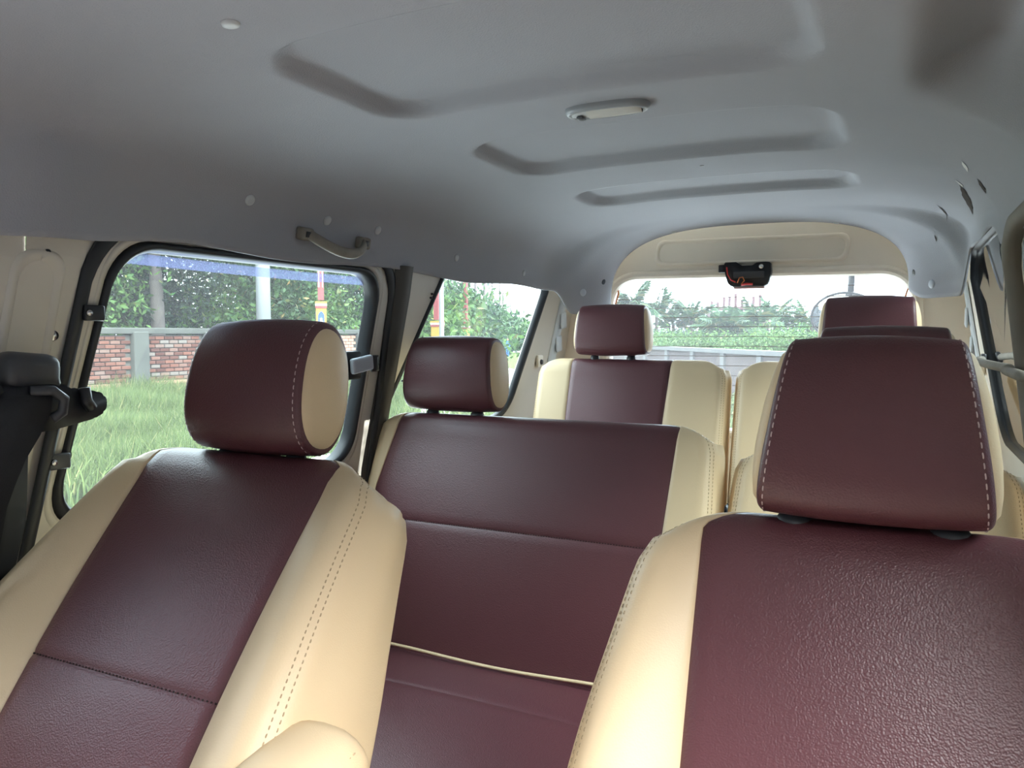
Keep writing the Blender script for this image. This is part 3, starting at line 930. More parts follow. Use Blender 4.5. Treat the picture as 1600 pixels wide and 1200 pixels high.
box('seat_base', (-.112, 2.12, .665), (.56, .36, .25), M['dark'], s6, bev=.02)
# black glossy hinge covers between the third-row seats
M['gloss_black'] = mat('glossy_black_cover', (.01, .012, .018, 1), .12, spec=.7)
for (x, par) in ((-.468, s5), (-.400, s6)):
    bm = bmesh.new(); add_box(bm, (x, 2.27, .985), (.048, .11, .17), Matrix.Rotation(-.2, 3, 'X'), .018, 4)
    from_bm('hinge_cover', bm, M['gloss_black'], par)

# ------------------------------------------------------------------ cabin fittings
# dome lamp
p, nn = on_liner(-.440, 1.262)
dl = thing('dome_lamp', p, 'oval roof lamp with cloudy lens on the grey headliner', 'lamp')
def dome_ring(hx, hy, z, n=2.6, N=40):
    out = []
    for k in range(N):
        t = 2 * math.pi * k / N; c, s = math.cos(t), math.sin(t)
        out.append((p.x + hx * math.copysign(abs(c) ** (2 / n), c), p.y + hy * math.copysign(abs(s) ** (2 / n), s), p.z + z))
    return out
ring_loft('bezel', [dome_ring(.072, .033, .003), dome_ring(.072, .033, -.005), dome_ring(.068, .030, -.010), dome_ring(.062, .026, -.011), dome_ring(.060, .024, -.008)], M['bezel'], dl)
def half_patch(name, x0, x1, m, bulge):
    vs = []; fs = []
    for i in range(11):
        x = x0 + (x1 - x0) * i / 10
        w = .0245 * max(0, 1 - abs((x - p.x) / .0612) ** 2.6) ** (1 / 2.6)
        for j in range(9):
            q = -1 + 2 * j / 8; vs.append((x, p.y + w * q, p.z - .008 - bulge * (1 - q * q)))
    for i in range(10):
        for j in range(8): fs.append((i * 9 + j, i * 9 + j + 1, (i + 1) * 9 + j + 1, (i + 1) * 9 + j))
    return mesh(name, vs, fs, m, dl)
half_patch('lens', p.x - .030, p.x + .0605, M['lens'], .008)
half_patch('switch', p.x - .0605, p.x - .031, M['clip'], .004)
bm = bmesh.new(); add_box(bm, (p.x - .045, p.y, p.z - .014), (.012, .018, .004), None, .0015, 2); from_bm('rocker', bm, M['charcoal'], dl)

# grab handle on the left headliner
ps, ns = liner_frame(side_s(-1, 1.752, 1.25), 1.25); pe, ne = liner_frame(side_s(-1, 1.752, 1.435), 1.435)
gh = thing('grab_handle', (ps + pe) / 2, 'worn grey grab handle above the left door window', 'handle')
inw = (ns + ne).normalized()
path = []; 
for t in np.linspace(0, 1, 17):
    q = ps.lerp(pe, t); k = math.sin(math.pi * t)
    path.append(q + inw * (.012 + .030 * k ** .7) + Vector((0, 0, -.030 * k ** .8 + .004)))
vs = []; fs = []
for i, q in enumerate(path):
    tn = (path[min(i + 1, 16)] - path[max(i - 1, 0)]).normalized(); b = tn.cross(inw).normalized()
    w = .011; h = .006
    for k in range(10):
        an = 2 * math.pi * k / 10; vs.append(q + b * w * math.cos(an) + inw * h * math.sin(an))
for i in range(16):
    for k in range(10): fs.append((i * 10 + k, i * 10 + (k + 1) % 10, (i + 1) * 10 + (k + 1) % 10, (i + 1) * 10 + k))
mesh('grip', vs, fs, M['handle'], gh)
for q, nq in ((ps, ns), (pe, ne)):
    R = Vector((1, 0, 0)).rotation_difference(nq).to_matrix()
    bm = bmesh.new(); add_box(bm, q + nq * .008, (.020, .036, .026), R, .005, 2)
    mo = from_bm('mount', bm, M['handle'], gh)
    bm = bmesh.new(); add_box(bm, q + nq * .0185, (.003, .016, .012), R, .001, 1)
    from_bm('screw_recess', bm, M['dark'], mo)

# seat belt on the left pillar
sb = thing('seat_belt', (-1.08, .68, .9), 'black shoulder belt with its anchor cover on the left door pillar', 'seat belt')
bm = bmesh.new()      # domed anchor cover
add_box(bm, (-1.055, .668, 1.500), (.046, .082, .050), Matrix.Rotation(-.10, 3, 'X'), .018, 4)
for v in bm.verts:
    if v.co.z < 1.49: v.co.y += (1.49 - v.co.z) * .5 * (1 if v.co.y > .67 else -.4)
from_bm('anchor_cover', bm, M['charcoal'], sb)
# long black arm reaching over the window
out = [(.600, 1.482), (.690, 1.486), (.716, 1.478), (.724, 1.470), (.760, 1.468), (.772, 1.462), (.777, 1.450), (.772, 1.436), (.755, 1.428), (.69, 1.418), (.640, 1.415), (.600, 1.42)]
vs = [(-1.065 + (.020 if y > .75 else 0) * 0, y, z) for y, z in out] + [(-1.035, y, z) for y, z in out]
n = len(out); bm = bmesh.new(); bv = [bm.verts.new(v) for v in vs]
bm.faces.new(bv[:n]); bm.faces.new(bv[n:])
for k in range(n): bm.faces.new((bv[k], bv[(k + 1) % n], bv[n + (k + 1) % n], bv[n + k]))
bmesh.ops.bevel(bm, geom=list(bm.edges), offset=.004, segments=2, affect='EDGES')
armo = from_bm('guide_arm', bm, M['dark'], sb)
tube('slot', [(-1.032, .735, 1.474), (-1.032, .738, 1.455), (-1.032, .746, 1.444)], .008, M['rubber'], armo, 10)
tube('loop_bar', [(-1.028, .655, 1.475), (-1.018, .680, 1.474), (-1.016, .694, 1.462), (-1.018, .692, 1.444), (-1.022, .680, 1.436)], .007, M['charcoal'], sb, 10)
# webbing: over the loop, hanging down and forward
def ribbon(name, centre, half, m, parent, th=.0014):
    vs = []; fs = []
    for c_, h_ in zip(centre, half):
        c_ = Vector(c_); h_ = Vector(h_)
        vs += [c_ - h_, c_ + h_]
    for i in range(len(centre) - 1): fs.append((2 * i, 2 * i + 1, 2 * i + 3, 2 * i + 2))
    o = mesh(name, vs, fs, m, parent)
    md = o.modifiers.new('t', 'SOLIDIFY'); md.thickness = th; md.offset = 0
    return o
cen = []; hal = []
for t in np.linspace(0, 1, 18):
    z = 1.470 - .50 * t
    e = interp([(0, .682), (.08, .676), (.16, .645), (.28, .616), (.42, .600), (1, .585)], t)     # right edge
    cen.append((-1.026, e - .034, z)); hal.append((.005, .034, .004))
ribbon('webbing', cen, hal, M['webbing'], sb)
cen = []; hal = []
for t in np.linspace(0, 1, 12):
    e = interp([(0, .668), (.35, .660), (.6, .634), (.75, .630), (1, .645)], t)
    cen.append((-1.058, e - .05, 1.425 - .36 * t)); hal.append((.001, .05, 0))
ribbon('belt_cover', cen, hal, M['dark'], sb, .006)
ribbon('webbing', [(-1.034, .61 - .03 * t, 1.462 + .05 * math.sin(t * 1.6)) for t in np.linspace(0, 1, 6)], [(.004, .012, .014)] * 6, M['webbing'], sb)

# high brake lamp above the rear glass, with loose wires
bl = thing('brake_lamp', (-.455, 2.76, 1.74), 'black high brake lamp with loose red wires above rear glass', 'lamp')
out = [(-.530, 1.792), (-.488, 1.792), (-.480, 1.780), (-.470, 1.776), (-.436, 1.776), (-.428, 1.788), (-.398, 1.790), (-.380, 1.788), (-.378, 1.755), (-.386, 1.722), (-.398, 1.710), (-.505, 1.710), (-.518, 1.722), (-.528, 1.760)]
n = len(out); bm = bmesh.new(); A = [bm.verts.new((x, 2.728, z)) for x, z in out]; B = [bm.verts.new((x, 2.772, z)) for x, z in out]
bm.faces.new(A); bm.faces.new(B)
for k in range(n): bm.faces.new((A[k], A[(k + 1) % n], B[(k + 1) % n], B[k]))
bmesh.ops.bevel(bm, geom=list(bm.edges), offset=.003, segments=2, affect='EDGES')
hb = from_bm('housing', bm, M['dark'], bl)
bm = bmesh.new(); add_box(bm, (-.540, 2.75, 1.772), (.022, .022, .026), None, .003, 2); from_bm('connector', bm, M['dark'], bl)
bm = bmesh.new(); add_box(bm, (-.448, 2.726, 1.748), (.10, .006, .022), None, .002, 2); from_bm('circuit_cover', bm, M['charcoal'], hb)
bm = bmesh.new(); bmesh.ops.create_cone(bm, cap_ends=True, segments=16, radius1=.009, radius2=.007, depth=.008, matrix=Matrix.Translation((-.408, 2.724, 1.774)) @ Matrix.Rotation(math.pi / 2, 4, 'X')); from_bm('screw', bm, M['chrome'], bl)
tube('wire', [(-.520, 2.724, 1.775), (-.516, 2.720, 1.750), (-.505, 2.720, 1.732), (-.49, 2.724, 1.724)], .0022, M['red'], bl, 6)
tube('wire', [(-.484, 2.724, 1.722), (-.476, 2.716, 1.738), (-.466, 2.716, 1.740), (-.460, 2.716, 1.728), (-.470, 2.72, 1.718), (-.455, 2.72, 1.716)], .0022, M['orange'], bl, 6)
tube('wire', [(-.470, 2.722, 1.715), (-.452, 2.718, 1.717), (-.434, 2.722, 1.716)], .004, M['red'], bl, 6)
bm = bmesh.new(); add_box(bm, (-.45, 2.76, 1.707), (.10, .03, .008), None, .002, 1); from_bm('lens', bm, mat('pale_red_lens', (.62, .42, .44, 1), .3), bl)

# round mirror outside the rear glass
mr = thing('rear_mirror', (-.10, 3.02, 1.62), 'round convex mirror on a stalk outside the rear glass', 'mirror')
def mring(rx, rz, y): return [(-.165 + rx * math.cos(2 * math.pi * k / 36), y + .25 * rz * math.sin(2 * math.pi * k / 36) * .3, 1.612 + rz * math.sin(2 * math.pi * k / 36)) for k in range(36)]
ring_loft('frame', [mring(.106, .080, 3.02), mring(.113, .087, 3.015), mring(.115, .089, 3.03), mring(.106, .080, 3.05), mring(.05, .04, 3.062)], M['charcoal'], mr)
c = [(-.165, 3.012, 1.612)]
r1 = mring(.05, .04, 3.015); r2 = mring(.107, .081, 3.021)
mesh('mirror_glass', c + r1 + r2, [(0, 1 + k, 1 + (k + 1) % 36) for k in range(36)] + [(1 + k, 1 + (k + 1) % 36, 37 + (k + 1) % 36, 37 + k) for k in range(36)], M['mirror'], mr)
tube('stalk', [(-.14, 2.86, 1.80), (-.143, 2.95, 1.790), (-.145, 3.02, 1.76), (-.15, 3.04, 1.66)], .011, M['charcoal'], mr, 10)
bm = bmesh.new(); add_box(bm, (-.14, 2.85, 1.805), (.07, .09, .014), None, .004, 2); from_bm('mount', bm, M['charcoal'], mr)

# grab bar across the right rear side window
gb = thing('grab_bar', (.2, 2.1, 1.47), 'grey bar screwed across the right rear side window', 'handle')
bp_ = []
for t in np.linspace(0, 1, 14):
    y = 2.42 - 1.0 * t; bp_.append((XW(1, 1.483, -.012 - .030 * math.sin(math.pi * min(1, t * 1.3)) ** .6 if t < .7 else -.04), y, 1.483 + .003 * math.sin(t * 3)))
tube('bar', bp_, .009, M['handle'], gb, 10)
bm = bmesh.new(); add_box(bm, (XW(1, 1.483, -.008), 2.435, 1.483), (.012, .034, .03), None, .004, 2); from_bm('mount', bm, M['charcoal'], gb)
bm = bmesh.new(); bmesh.ops.create_cone(bm, cap_ends=True, segments=14, radius1=.007, radius2=.005, depth=.006, matrix=Matrix.Translation((XW(1, 1.483, -.016), 2.442, 1.483)) @ Matrix.Rotation(math.pi / 2, 4, 'Y')); from_bm('screw', bm, M['chrome'], gb)

# ------------------------------------------------------------------ outside
def big(name, verts, faces, m, **kw): return mesh(name, verts, faces, m, smooth=False, **kw)
big('ground', [(-260, -60, 0), (160, -60, 0), (160, 400, 0), (-260, 400, 0)], [(0, 1, 2, 3)], M['gravel'], kind='structure')
big('ground_verge', [(-40, -2, .012), (-6.4, -2, .012), (-6.6, 9.0, .012), (-10.0, 13.5, .012), (-14.0, 22, .012), (-30, 40, .012)], [(0, 1, 2, 3, 4, 5)], M['soil'], kind='structure')
big('ground_rear_verge', [(-9, 17.5, .012), (-3.0, 10.5, .012), (6, 10.5, .012), (6, 60, .012), (-40, 60, .012), (-14, 30, .012)], [(0, 1, 2, 3, 4, 5)], M['soil'], kind='structure')

def blades(name, N, posf, hf, m, label, wid=.012):
    P = posf(N); N = len(P)
    h = hf(N, P); az = RNG.uniform(0, 2 * np.pi, N); le = RNG.uniform(.1, .75, N)
    d = np.stack([np.cos(az), np.sin(az), np.zeros(N)], 1); s = np.stack([-np.sin(az + 1.0), np.cos(az + 1.0), np.zeros(N)], 1) * (wid * RNG.uniform(.6, 1.3, N))[:, None]
    up = np.array((0, 0, 1.0))
    p0 = P; p1 = P + up * (h * .55)[:, None] + d * (h * le * .22)[:, None]; p2 = P + up * (h * (1 - .25 * le))[:, None] + d * (h * le * .75)[:, None]
    V = np.stack([p0 - s, p0 + s, p1 - s * .8, p1 + s * .8, p2], 1).reshape(-1, 3)
    b = (np.arange(N) * 5)[:, None]
    loops = np.concatenate([b + np.array([[0, 1, 3, 2]]), b + np.array([[2, 3, 4]])], 1).ravel()
    starts = (np.arange(N) * 7)[:, None] + np.array([[0, 4]]); tot = np.tile([4, 3], N)
    me = bpy.data.meshes.new(name); me.vertices.add(len(V)); me.vertices.foreach_set('co', V.ravel())
    me.loops.add(len(loops)); me.loops.foreach_set('vertex_index', loops); me.polygons.add(2 * N)
    me.polygons.foreach_set('loop_start', starts.ravel()); me.polygons.foreach_set('loop_total', tot)
    me.update(calc_edges=True); me.materials.append(m)
    at = me.attributes.new('var', 'FLOAT', 'POINT'); at.data.foreach_set('value', np.repeat(RNG.beta(2, 2.2, N), 5).astype(np.float32))
    o = bpy.data.objects.new(name, me); COL.objects.link(o)
    o['label'] = label; o['category'] = 'grass'; o['kind'] = 'stuff'
    return o
def lpos(N):
    x = -6.5 - 7.35 * RNG.uniform(0, 1, N) ** .8
    y = np.abs(x) * RNG.uniform(.55, 1.62, N)
    k = y < 9 + (-x - 6.5) * 1.6 + 1.0
    return np.stack([x, y, np.zeros(N)], 1)[k]
blades('tall_grass', 150000, lpos, lambda n, P: RNG.uniform(.22, .52, n) * (1 + .35 * (np.abs(P[:, 0]) - 6.5) / 7.0) * (1 + .35 * np.sin(P[:, 0] * 1.7) * np.sin(P[:, 1] * 1.3)), M['grass'], 'tall pale green grass in front of the brick wall', .008)
def rpos(N):
    y = RNG.uniform(10.5, 24, N); x = RNG.uniform(-7.5, 0.5, N); k = x > -2.0 - (y - 16.8) * .71 - .2
    k = (x - (-1.978)) * 6.64 + (y - 16.84) * 4.68 < -2
    return np.stack([x, y, np.zeros(N)], 1)[k]
blades('verge_grass', 26000, rpos, lambda n, P: RNG.uniform(.15, .4, n), M['grass'], 'green verge grass in front of the panelled rear wall', .014)

# brick wall on the left
WX = -14.0
bw = thing('brick_wall', (WX, 13, 0), 'weathered red brick wall with concrete pillars beyond the tall grass', 'wall')
box('mortar_core', (WX - .12, 12.4, .78), (.20, 16.8, 1.50), M['mortar'], bw)
box('coping', (WX - .10, 12.4, 1.615), (.34, 17.0, .13), M['concrete'], bw, bev=.02)
for y in (7.5, 9.35, 11.2, 13.05, 14.9, 16.75, 18.6, 20.45):
    box('pillar', (WX - .06, y, .80), (.36, .36, 1.60), M['concrete'], bw, bev=.02)
bmsh = None; nb = 0
rest_bm = bmesh.new()
for r in range(17):
    z = .10 + r * .0855
    y = 7.0 + (.12 if r % 2 else 0)
    while y < 20.6:
        nearp = min(abs(y - q) for q in (7.5, 9.35, 11.2, 13.05, 14.9, 16.75, 18.6, 20.45))
        if nearp > .26:
            if r >= 6 and 8.9 < y < 15.4 and nb < 300:
                if bmsh is None:
                    b0 = box('brick', (0, 0, 0), (.05, .215, .070), M['brick'], None, bev=.008, seg=1); bmsh = b0.data; b0['_local'] = 1
                else:
                    b0 = bpy.data.objects.new('brick', bmsh); COL.objects.link(b0)
                b0.parent = bw; b0.location = (.0 + random.uniform(-.008, .008), y - 13, z); nb += 1
            else:
                add_box(rest_bm, (WX + random.uniform(-.008, .008), y, z), (.05, .215, .070))
        y += .236
if '_local' in bpy.data.objects['brick']: del bpy.data.objects['brick']['_local']
M['brick_rest'] = mat('far_weathered_brick', (.29, .16, .12, 1), .95, spec=.1, var=.5, vscale=3)
from_bm('brick_courses', rest_bm, M['brick_rest'], bw, smooth=False, kind='stuff')

# panelled wall behind the van
rwv = [(-12.2, 31.0), (1.6, 11.9)]
rw = thing('panel_wall', (-4.0, 19.9, 0), 'low grey panelled wall with posts seen through the rear glass', 'wall')
d = (Vector(rwv[1]) - Vector(rwv[0])); Lw = d.length; d.normalize(); ang = math.atan2(d.y, d.x)
R = Matrix.Rotation(ang, 3, 'Z'); mid = (Vector(rwv[0]) + Vector(rwv[1])) / 2
M['post_light'] = mat('pale_wall_post', (.12, .12, .12, 1), .95, var=.2, vscale=3)
M['panel_brick'] = mat('pale_brick_panel', (.085, .066, .066, 1), .95, var=.25, vscale=2)
box('panel', (mid.x, mid.y, .55), (Lw, .12, 1.10), M['panel_brick'], rw, R)
box('coping', (mid.x, mid.y, 1.145), (Lw, .26, .10), M['post_light'], rw, R)
k = 0
while k * 1.83 < Lw:
    q = Vector(rwv[0]) + d * (k * 1.83)
    box('post', (q.x, q.y, .57), (.20, .24, 1.14), M['post_light'], rw, R); k += 1

ORD = 'first second third fourth fifth sixth seventh eighth ninth tenth eleventh twelfth thirteenth fourteenth'.split()
# foliage
def leaves(name, cen, rad, N, size, m, parent, clumps=26, spread=.34, droop=.2):
    cen = np.array(cen); rad = np.array(rad)
    v = RNG.normal(size=(clumps, 3)); v /= np.linalg.norm(v, axis=1)[:, None]
    cc = cen + v * rad * RNG.uniform(.35, .9, clumps)[:, None]
    idx = RNG.integers(0, clumps, N)
    P = cc[idx] + RNG.normal(size=(N, 3)) * rad * spread
    P[:, 2] = np.maximum(P[:, 2], .1)
    a = RNG.normal(size=(N, 3)); a[:, 2] -= droop; a /= np.linalg.norm(a, axis=1)[:, None]
    t = RNG.normal(size=(N, 3)); b = np.cross(a, t); b /= np.linalg.norm(b, axis=1)[:, None]
    s = size * RNG.uniform(.6, 1.35, N)
    nrm = np.cross(a, b)
    V = np.stack([P - a * s[:, None], P + b * (s * .42)[:, None] + nrm * (s * .12)[:, None], P + a * s[:, None], P - b * (s * .42)[:, None] + nrm * (s * .12)[:, None]], 1).reshape(-1, 3)
    base = Vector((0, 0, 0)); p = parent
    while p is not None: base += p.location; p = p.parent
    V = V - np.array(base)
    me = bpy.data.meshes.new(name); me.vertices.add(len(V)); me.vertices.foreach_set('co', V.ravel())
    me.loops.add(4 * N); me.loops.foreach_set('vertex_index', np.arange(4 * N)); me.polygons.add(N)
    me.polygons.foreach_set('loop_start', np.arange(N) * 4); me.polygons.foreach_set('loop_total', np.full(N, 4))
    me.update(calc_edges=True); me.materials.append(m)
    cv = RNG.uniform(-.18, .18, clumps)
    at = me.attributes.new('var', 'FLOAT', 'POINT'); at.data.foreach_set('value', np.repeat(np.clip(RNG.beta(2, 2.6, N) + cv[idx], 0, 1), 4).astype(np.float32))
    o = bpy.data.objects.new(name, me); COL.objects.link(o); o.parent = parent; o['kind'] = 'stuff'
    return o
def tree(name, x, y, h, r, N, size, m, label, group=None, trunk=.12, cat='tree', low=.0, droop=.2):
    root = thing(name, (x, y, 0), label, cat, group)
    tube('trunk', [(x, y, 0), (x + .1, y + .05, h * .35), (x - .05, y, h * .7)], [trunk, trunk * .8, trunk * .4], M['bark'], root, 8)
    zc = low + (h - low) * .52
    leaves('foliage', (x, y, zc), (r, r, (h - low) * .48), N, size, m, root, droop=droop)
    return root

def frond_mesh(name, Lf, droop, nl, lw, ll):
    """one palm frond along +x from the origin, arching down"""
    vs = []; fs = []; var = []
    pts = []
    for i in range(nl + 1):
        t = i / nl; pts.append(Vector((Lf * (t - .12 * droop * t * t), 0, Lf * (.34 * t - droop * t * t))))
    for i in range(nl):
        p, q = pts[i], pts[i + 1]; tn = (q - p).normalized(); w = .022 * (1 - i / nl) + .006
        k = len(vs); vs += [p + Vector((0, w, 0)), p - Vector((0, w, 0)), q - Vector((0, w, 0)), q + Vector((0, w, 0))]; fs.append((k, k + 1, k + 2, k + 3)); var += [.75] * 4
        if i > nl * .12:
            t = i / nl; l = ll * math.sin(math.pi * (.12 + .84 * t)) ** .7
            for s in (-1, 1):
                dv = (tn * .55 + Vector((0, s, 0)) * .8 + Vector((0, 0, -.25 - .5 * random.random()))).normalized()
                e = p + dv * l; m_ = p + dv * l * .45 + Vector((0, 0, .05 * l)); sd = tn * lw
                k = len(vs); vs += [p, m_ + sd, e + Vector((0, 0, -.12 * l)), m_ - sd]; fs.append((k, k + 1, k + 2, k + 3)); var += [random.random()] * 4
    me = bpy.data.meshes.new(name); me.from_pydata([tuple(v) for v in vs], [], fs); me.materials.append(M['palm'])
    at = me.attributes.new('var', 'FLOAT', 'POINT'); at.data.foreach_set('value', var)
    me.update(); return me
FROND = [frond_mesh('frond', 1, .42, 22, .034, .30), frond_mesh('frond', 1, .75, 22, .034, .28), frond_mesh('frond', 1, .22, 22, .034, .30)]
def palm(x, y, h, Lf, label, group=None, nf=15, tr=.13, thin=0):
    root = thing('palm_tree', (x, y, 0), label, 'palm tree', group)
    bm = bmesh.new(); zz = np.linspace(0, h, 14)
    add_tube(bm, [(x + .05 * math.sin(z), y, z) for z in zz], [tr * (1.15 - .35 * i / 13 + (.04 if i % 2 else 0)) for i in range(14)], 10)
    from_bm('trunk', bm, M['bark'], root)
    for i in range(nf):
        fo = bpy.data.objects.new('frond', FROND[random.choice((0, 0, 1, 2))]); COL.objects.link(fo); fo.parent = root
        fo.location = (0, 0, h); el = random.uniform(-.25, 1.15)
        fo.rotation_euler = (random.uniform(-.3, .3), -el, 2 * math.pi * (i + random.random() * .6) / nf)
        s = Lf * random.uniform(.8, 1.1); fo.scale = (s, s, s)
    return root

# trees behind the brick wall (left door window)
TL = [(-16.8, 8.6, 3.7, 1.5, 'leaf_mid', 'pale bush at the left end of the brick wall'),
      (-16.6, 11.2, 5.2, 1.7, 'leaf_light', 'light green leafy tree left of the palm trunk'),
      (-17.2, 13.9, 5.6, 2.0, 'leaf_dark', 'dark green leafy tree right of the palm trunk'),
      (-16.4, 15.3, 2.9, 1.2, 'leaf_light', 'low bright shrub over the brick wall beside the concrete pole'),
      (-17.2, 17.2, 5.6, 2.0, 'leaf_mid', 'leafy tree with yellow shoots behind the concrete pole'),
      (-17.4, 20.2, 5.6, 1.9, 'leaf_mid', 'leafy tree with yellow shoots behind the striped red pole'),
      (-16.3, 19.6, 2.6, 1.1, 'leaf_light', 'low bright shrub at the foot of the striped red pole'),
      (-18.5, 24.0, 5.4, 2.2, 'leaf_dark', 'dark tree at the rear end of the brick wall')]
for (x, y, h, r, mm, lab) in TL:
    tree('leafy_tree' if h > 3.4 else 'shrub', x, y, h, r, 15000 if h > 4 else 6000, .085, M[mm], lab, 'trees behind the brick wall', cat='tree' if h > 3.4 else 'shrub', low=.3)
palm(-15.3, 12.75, 4.0, 2.6, 'palm with thick ringed trunk rising behind the brick wall', nf=13, tr=.15)
palm(-16.6, 22.6, 4.6, 2.4, 'slender palm with hanging fronds behind the brick wall corner', nf=12, tr=.11)

# concrete pole and painted poles
cp = thing('concrete_pole', (-13.2, 13.95, 0), 'pale concrete pole in front of the leafy trees', 'pole')
tube('shaft', [(-13.2, 13.95, 0), (-13.2, 13.95, 8.5)], [.17, .14], M['pole_grey'], cp, 20)
bm = bmesh.new(); bmesh.ops.create_cone(bm, cap_ends=True, segments=20, radius1=.16, radius2=.12, depth=.08, matrix=Matrix.Translation((-13.2, 13.95, 8.54))); from_bm('cap', bm, M['pole_grey'], cp)
def painted_pole(x, y, label, detail=True, s=1.0, top=6.5, group=None):
    zo = .42 if detail else 0
    root = thing('painted_pole', (x, y, 0), label, 'pole', group)
    box('shaft', (x, y, 1.98 + zo + (top - 1.98) / 2), (.15 * s, .15 * s, top - 1.98), M['pole_red'], root)
    box('base', (x, y, (1.90 + zo) / 2), (.26 * s, .26 * s, 1.90 + zo), M['pole_yellow'], root, bev=.01)
    for dz, mm in ((1.92, 'pole_yellow'), (1.86, 'pole_white'), (1.80, 'pole_red')):
        box('band', (x, y, dz + zo), (.285 * s, .285 * s, .05), M[mm], root)
    if detail:
        ang = math.atan2(-y, -x)
        for sx in (-.045, .045, ):
            box('stripe', (x + .077, y + sx, 4.3 + zo), (.006, .022, 4.0), M['pole_white'], root)
        for sx in (-.045, .045, ):
            box('stripe', (x + sx, y - .077, 4.3 + zo), (.022, .006, 4.0), M['pole_white'], root)
        for (nx, ny) in ((1, 0), (0, -1)):
            tx, ty = -ny, nx
            def Q(u, v, o): return (x + nx * (.132 + o) + tx * u, y + ny * (.132 + o) + ty * u, v + zo)
            out = [(-.075, 1.10), (.075, 1.10), (.075, 1.60), (.045, 1.66), (0, 1.70), (-.045, 1.66), (-.075, 1.60)]
            mesh('blue_panel', [Q(u, v, 0) for u, v in out] + [Q(u, v, .006) for u, v in out], [tuple(range(7, 14))] + [(k, (k + 1) % 7, 7 + (k + 1) % 7, 7 + k) for k in range(7)], M['pole_blue'], root, smooth=False)
            vv = [Q(.052 * (1 - .55 * (k % 2)) * math.sin(math.pi * k / 8), 1.44 + .13 * (1 - .55 * (k % 2)) * math.cos(math.pi * k / 8), .009) for k in range(16)]
            mesh('flower_motif', vv + [Q(0, 1.44, .009)], [(16, k, (k + 1) % 16) for k in range(16)], M['pole_white'], root, smooth=False)
    return root
pp = painted_pole(-13.0, 15.75, 'striped red pole with yellow base and blue flower panel')
pp.rotation_euler.z = -.88          # one face squarely towards the road

# row of poles and hedge seen through the left rear side window
F = Vector((-.43684, .89731, 0)); Rr = Vector((.89911, .43771, 0))
def atpx(px, d):   # ground point seen at column px at depth d
    v = F * d + Rr * ((px - 800) / 1230 * d); return v.x, v.y
x, y = atpx(684, 24); painted_pole(x, y, 'red pole beside a grey one, at front edge of left rear side window', False, 1.1)
x, y = atpx(690.5, 23); g_ = thing('grey_pole', (x, y, 0), 'grey pole standing close beside a red pole in left rear side window', 'pole'); tube('shaft', [(x, y, 0), (x, y, 8)], [.075, .06], M['pole_grey'], g_, 12); tube('arm', [(x, y, 7.6), (x + .8, y, 7.9)], .04, M['pole_grey'], g_, 8)
x, y = atpx(728, 33); painted_pole(x, y, 'thin red pole alone in the middle of the left rear side window', False, 1.0, 4.6)
for i, (px, dd, h) in enumerate([(743, 52, 8.5), (757, 60, 9), (769, 66, 6.2), (776, 74, 5.0), (781, 85, 9.5), (786, 80, 6.0), (798, 98, 5.6), (806, 110, 4.6), (812, 120, 12), (825, 130, 11)]):
    x, y = atpx(px, dd); g_ = thing('utility_pole', (x, y, 0), ORD[i] + ' from the left of the thin distant poles above the receding roadside trees', 'pole', 'distant poles above the hedge')
    tube('shaft', [(x, y, 0), (x, y, h)], [.12, .09], M['pole_far'], g_, 8)
    tube('cross_arm', [(x - .6, y, h - .35), (x + .6, y, h - .35)], .05, M['pole_far'], g_, 6)
hed = [(664, 30, 4.1, 1.6, 'leaf_light'), (676, 34, 4.8, 2.0, 'leaf_mid'), (698, 36, 4.4, 1.8, 'leaf_mid'), (712, 40, 4.2, 1.9, 'leaf_dark'), (724, 45, 4.2, 2.1, 'leaf_mid'), (738, 50, 3.9, 2.2, 'leaf_light'), (752, 57, 4.0, 2.4, 'leaf_mid'),
       (764, 64, 3.9, 2.5, 'leaf_dark'), (775, 73, 3.7, 2.7, 'leaf_mid'), (786, 84, 3.6, 3.0, 'leaf_light'), (797, 97, 3.4, 3.2, 'leaf_mid'), (808, 112, 3.4, 3.6, 'leaf_mid'), (820, 130, 3.3, 4, 'leaf_dark'), (836, 150, 3.2, 4.6, 'leaf_mid')]
for i, (px, dd, h, r, mm) in enumerate(hed):
    x, y = atpx(px, dd)
    tree('hedge_tree', x, y, h * .84, r, 2600, .0045 * dd, M[mm], ORD[i] + ' tree from the left in the receding roadside row, left rear side window', 'receding row of roadside trees', low=.1)

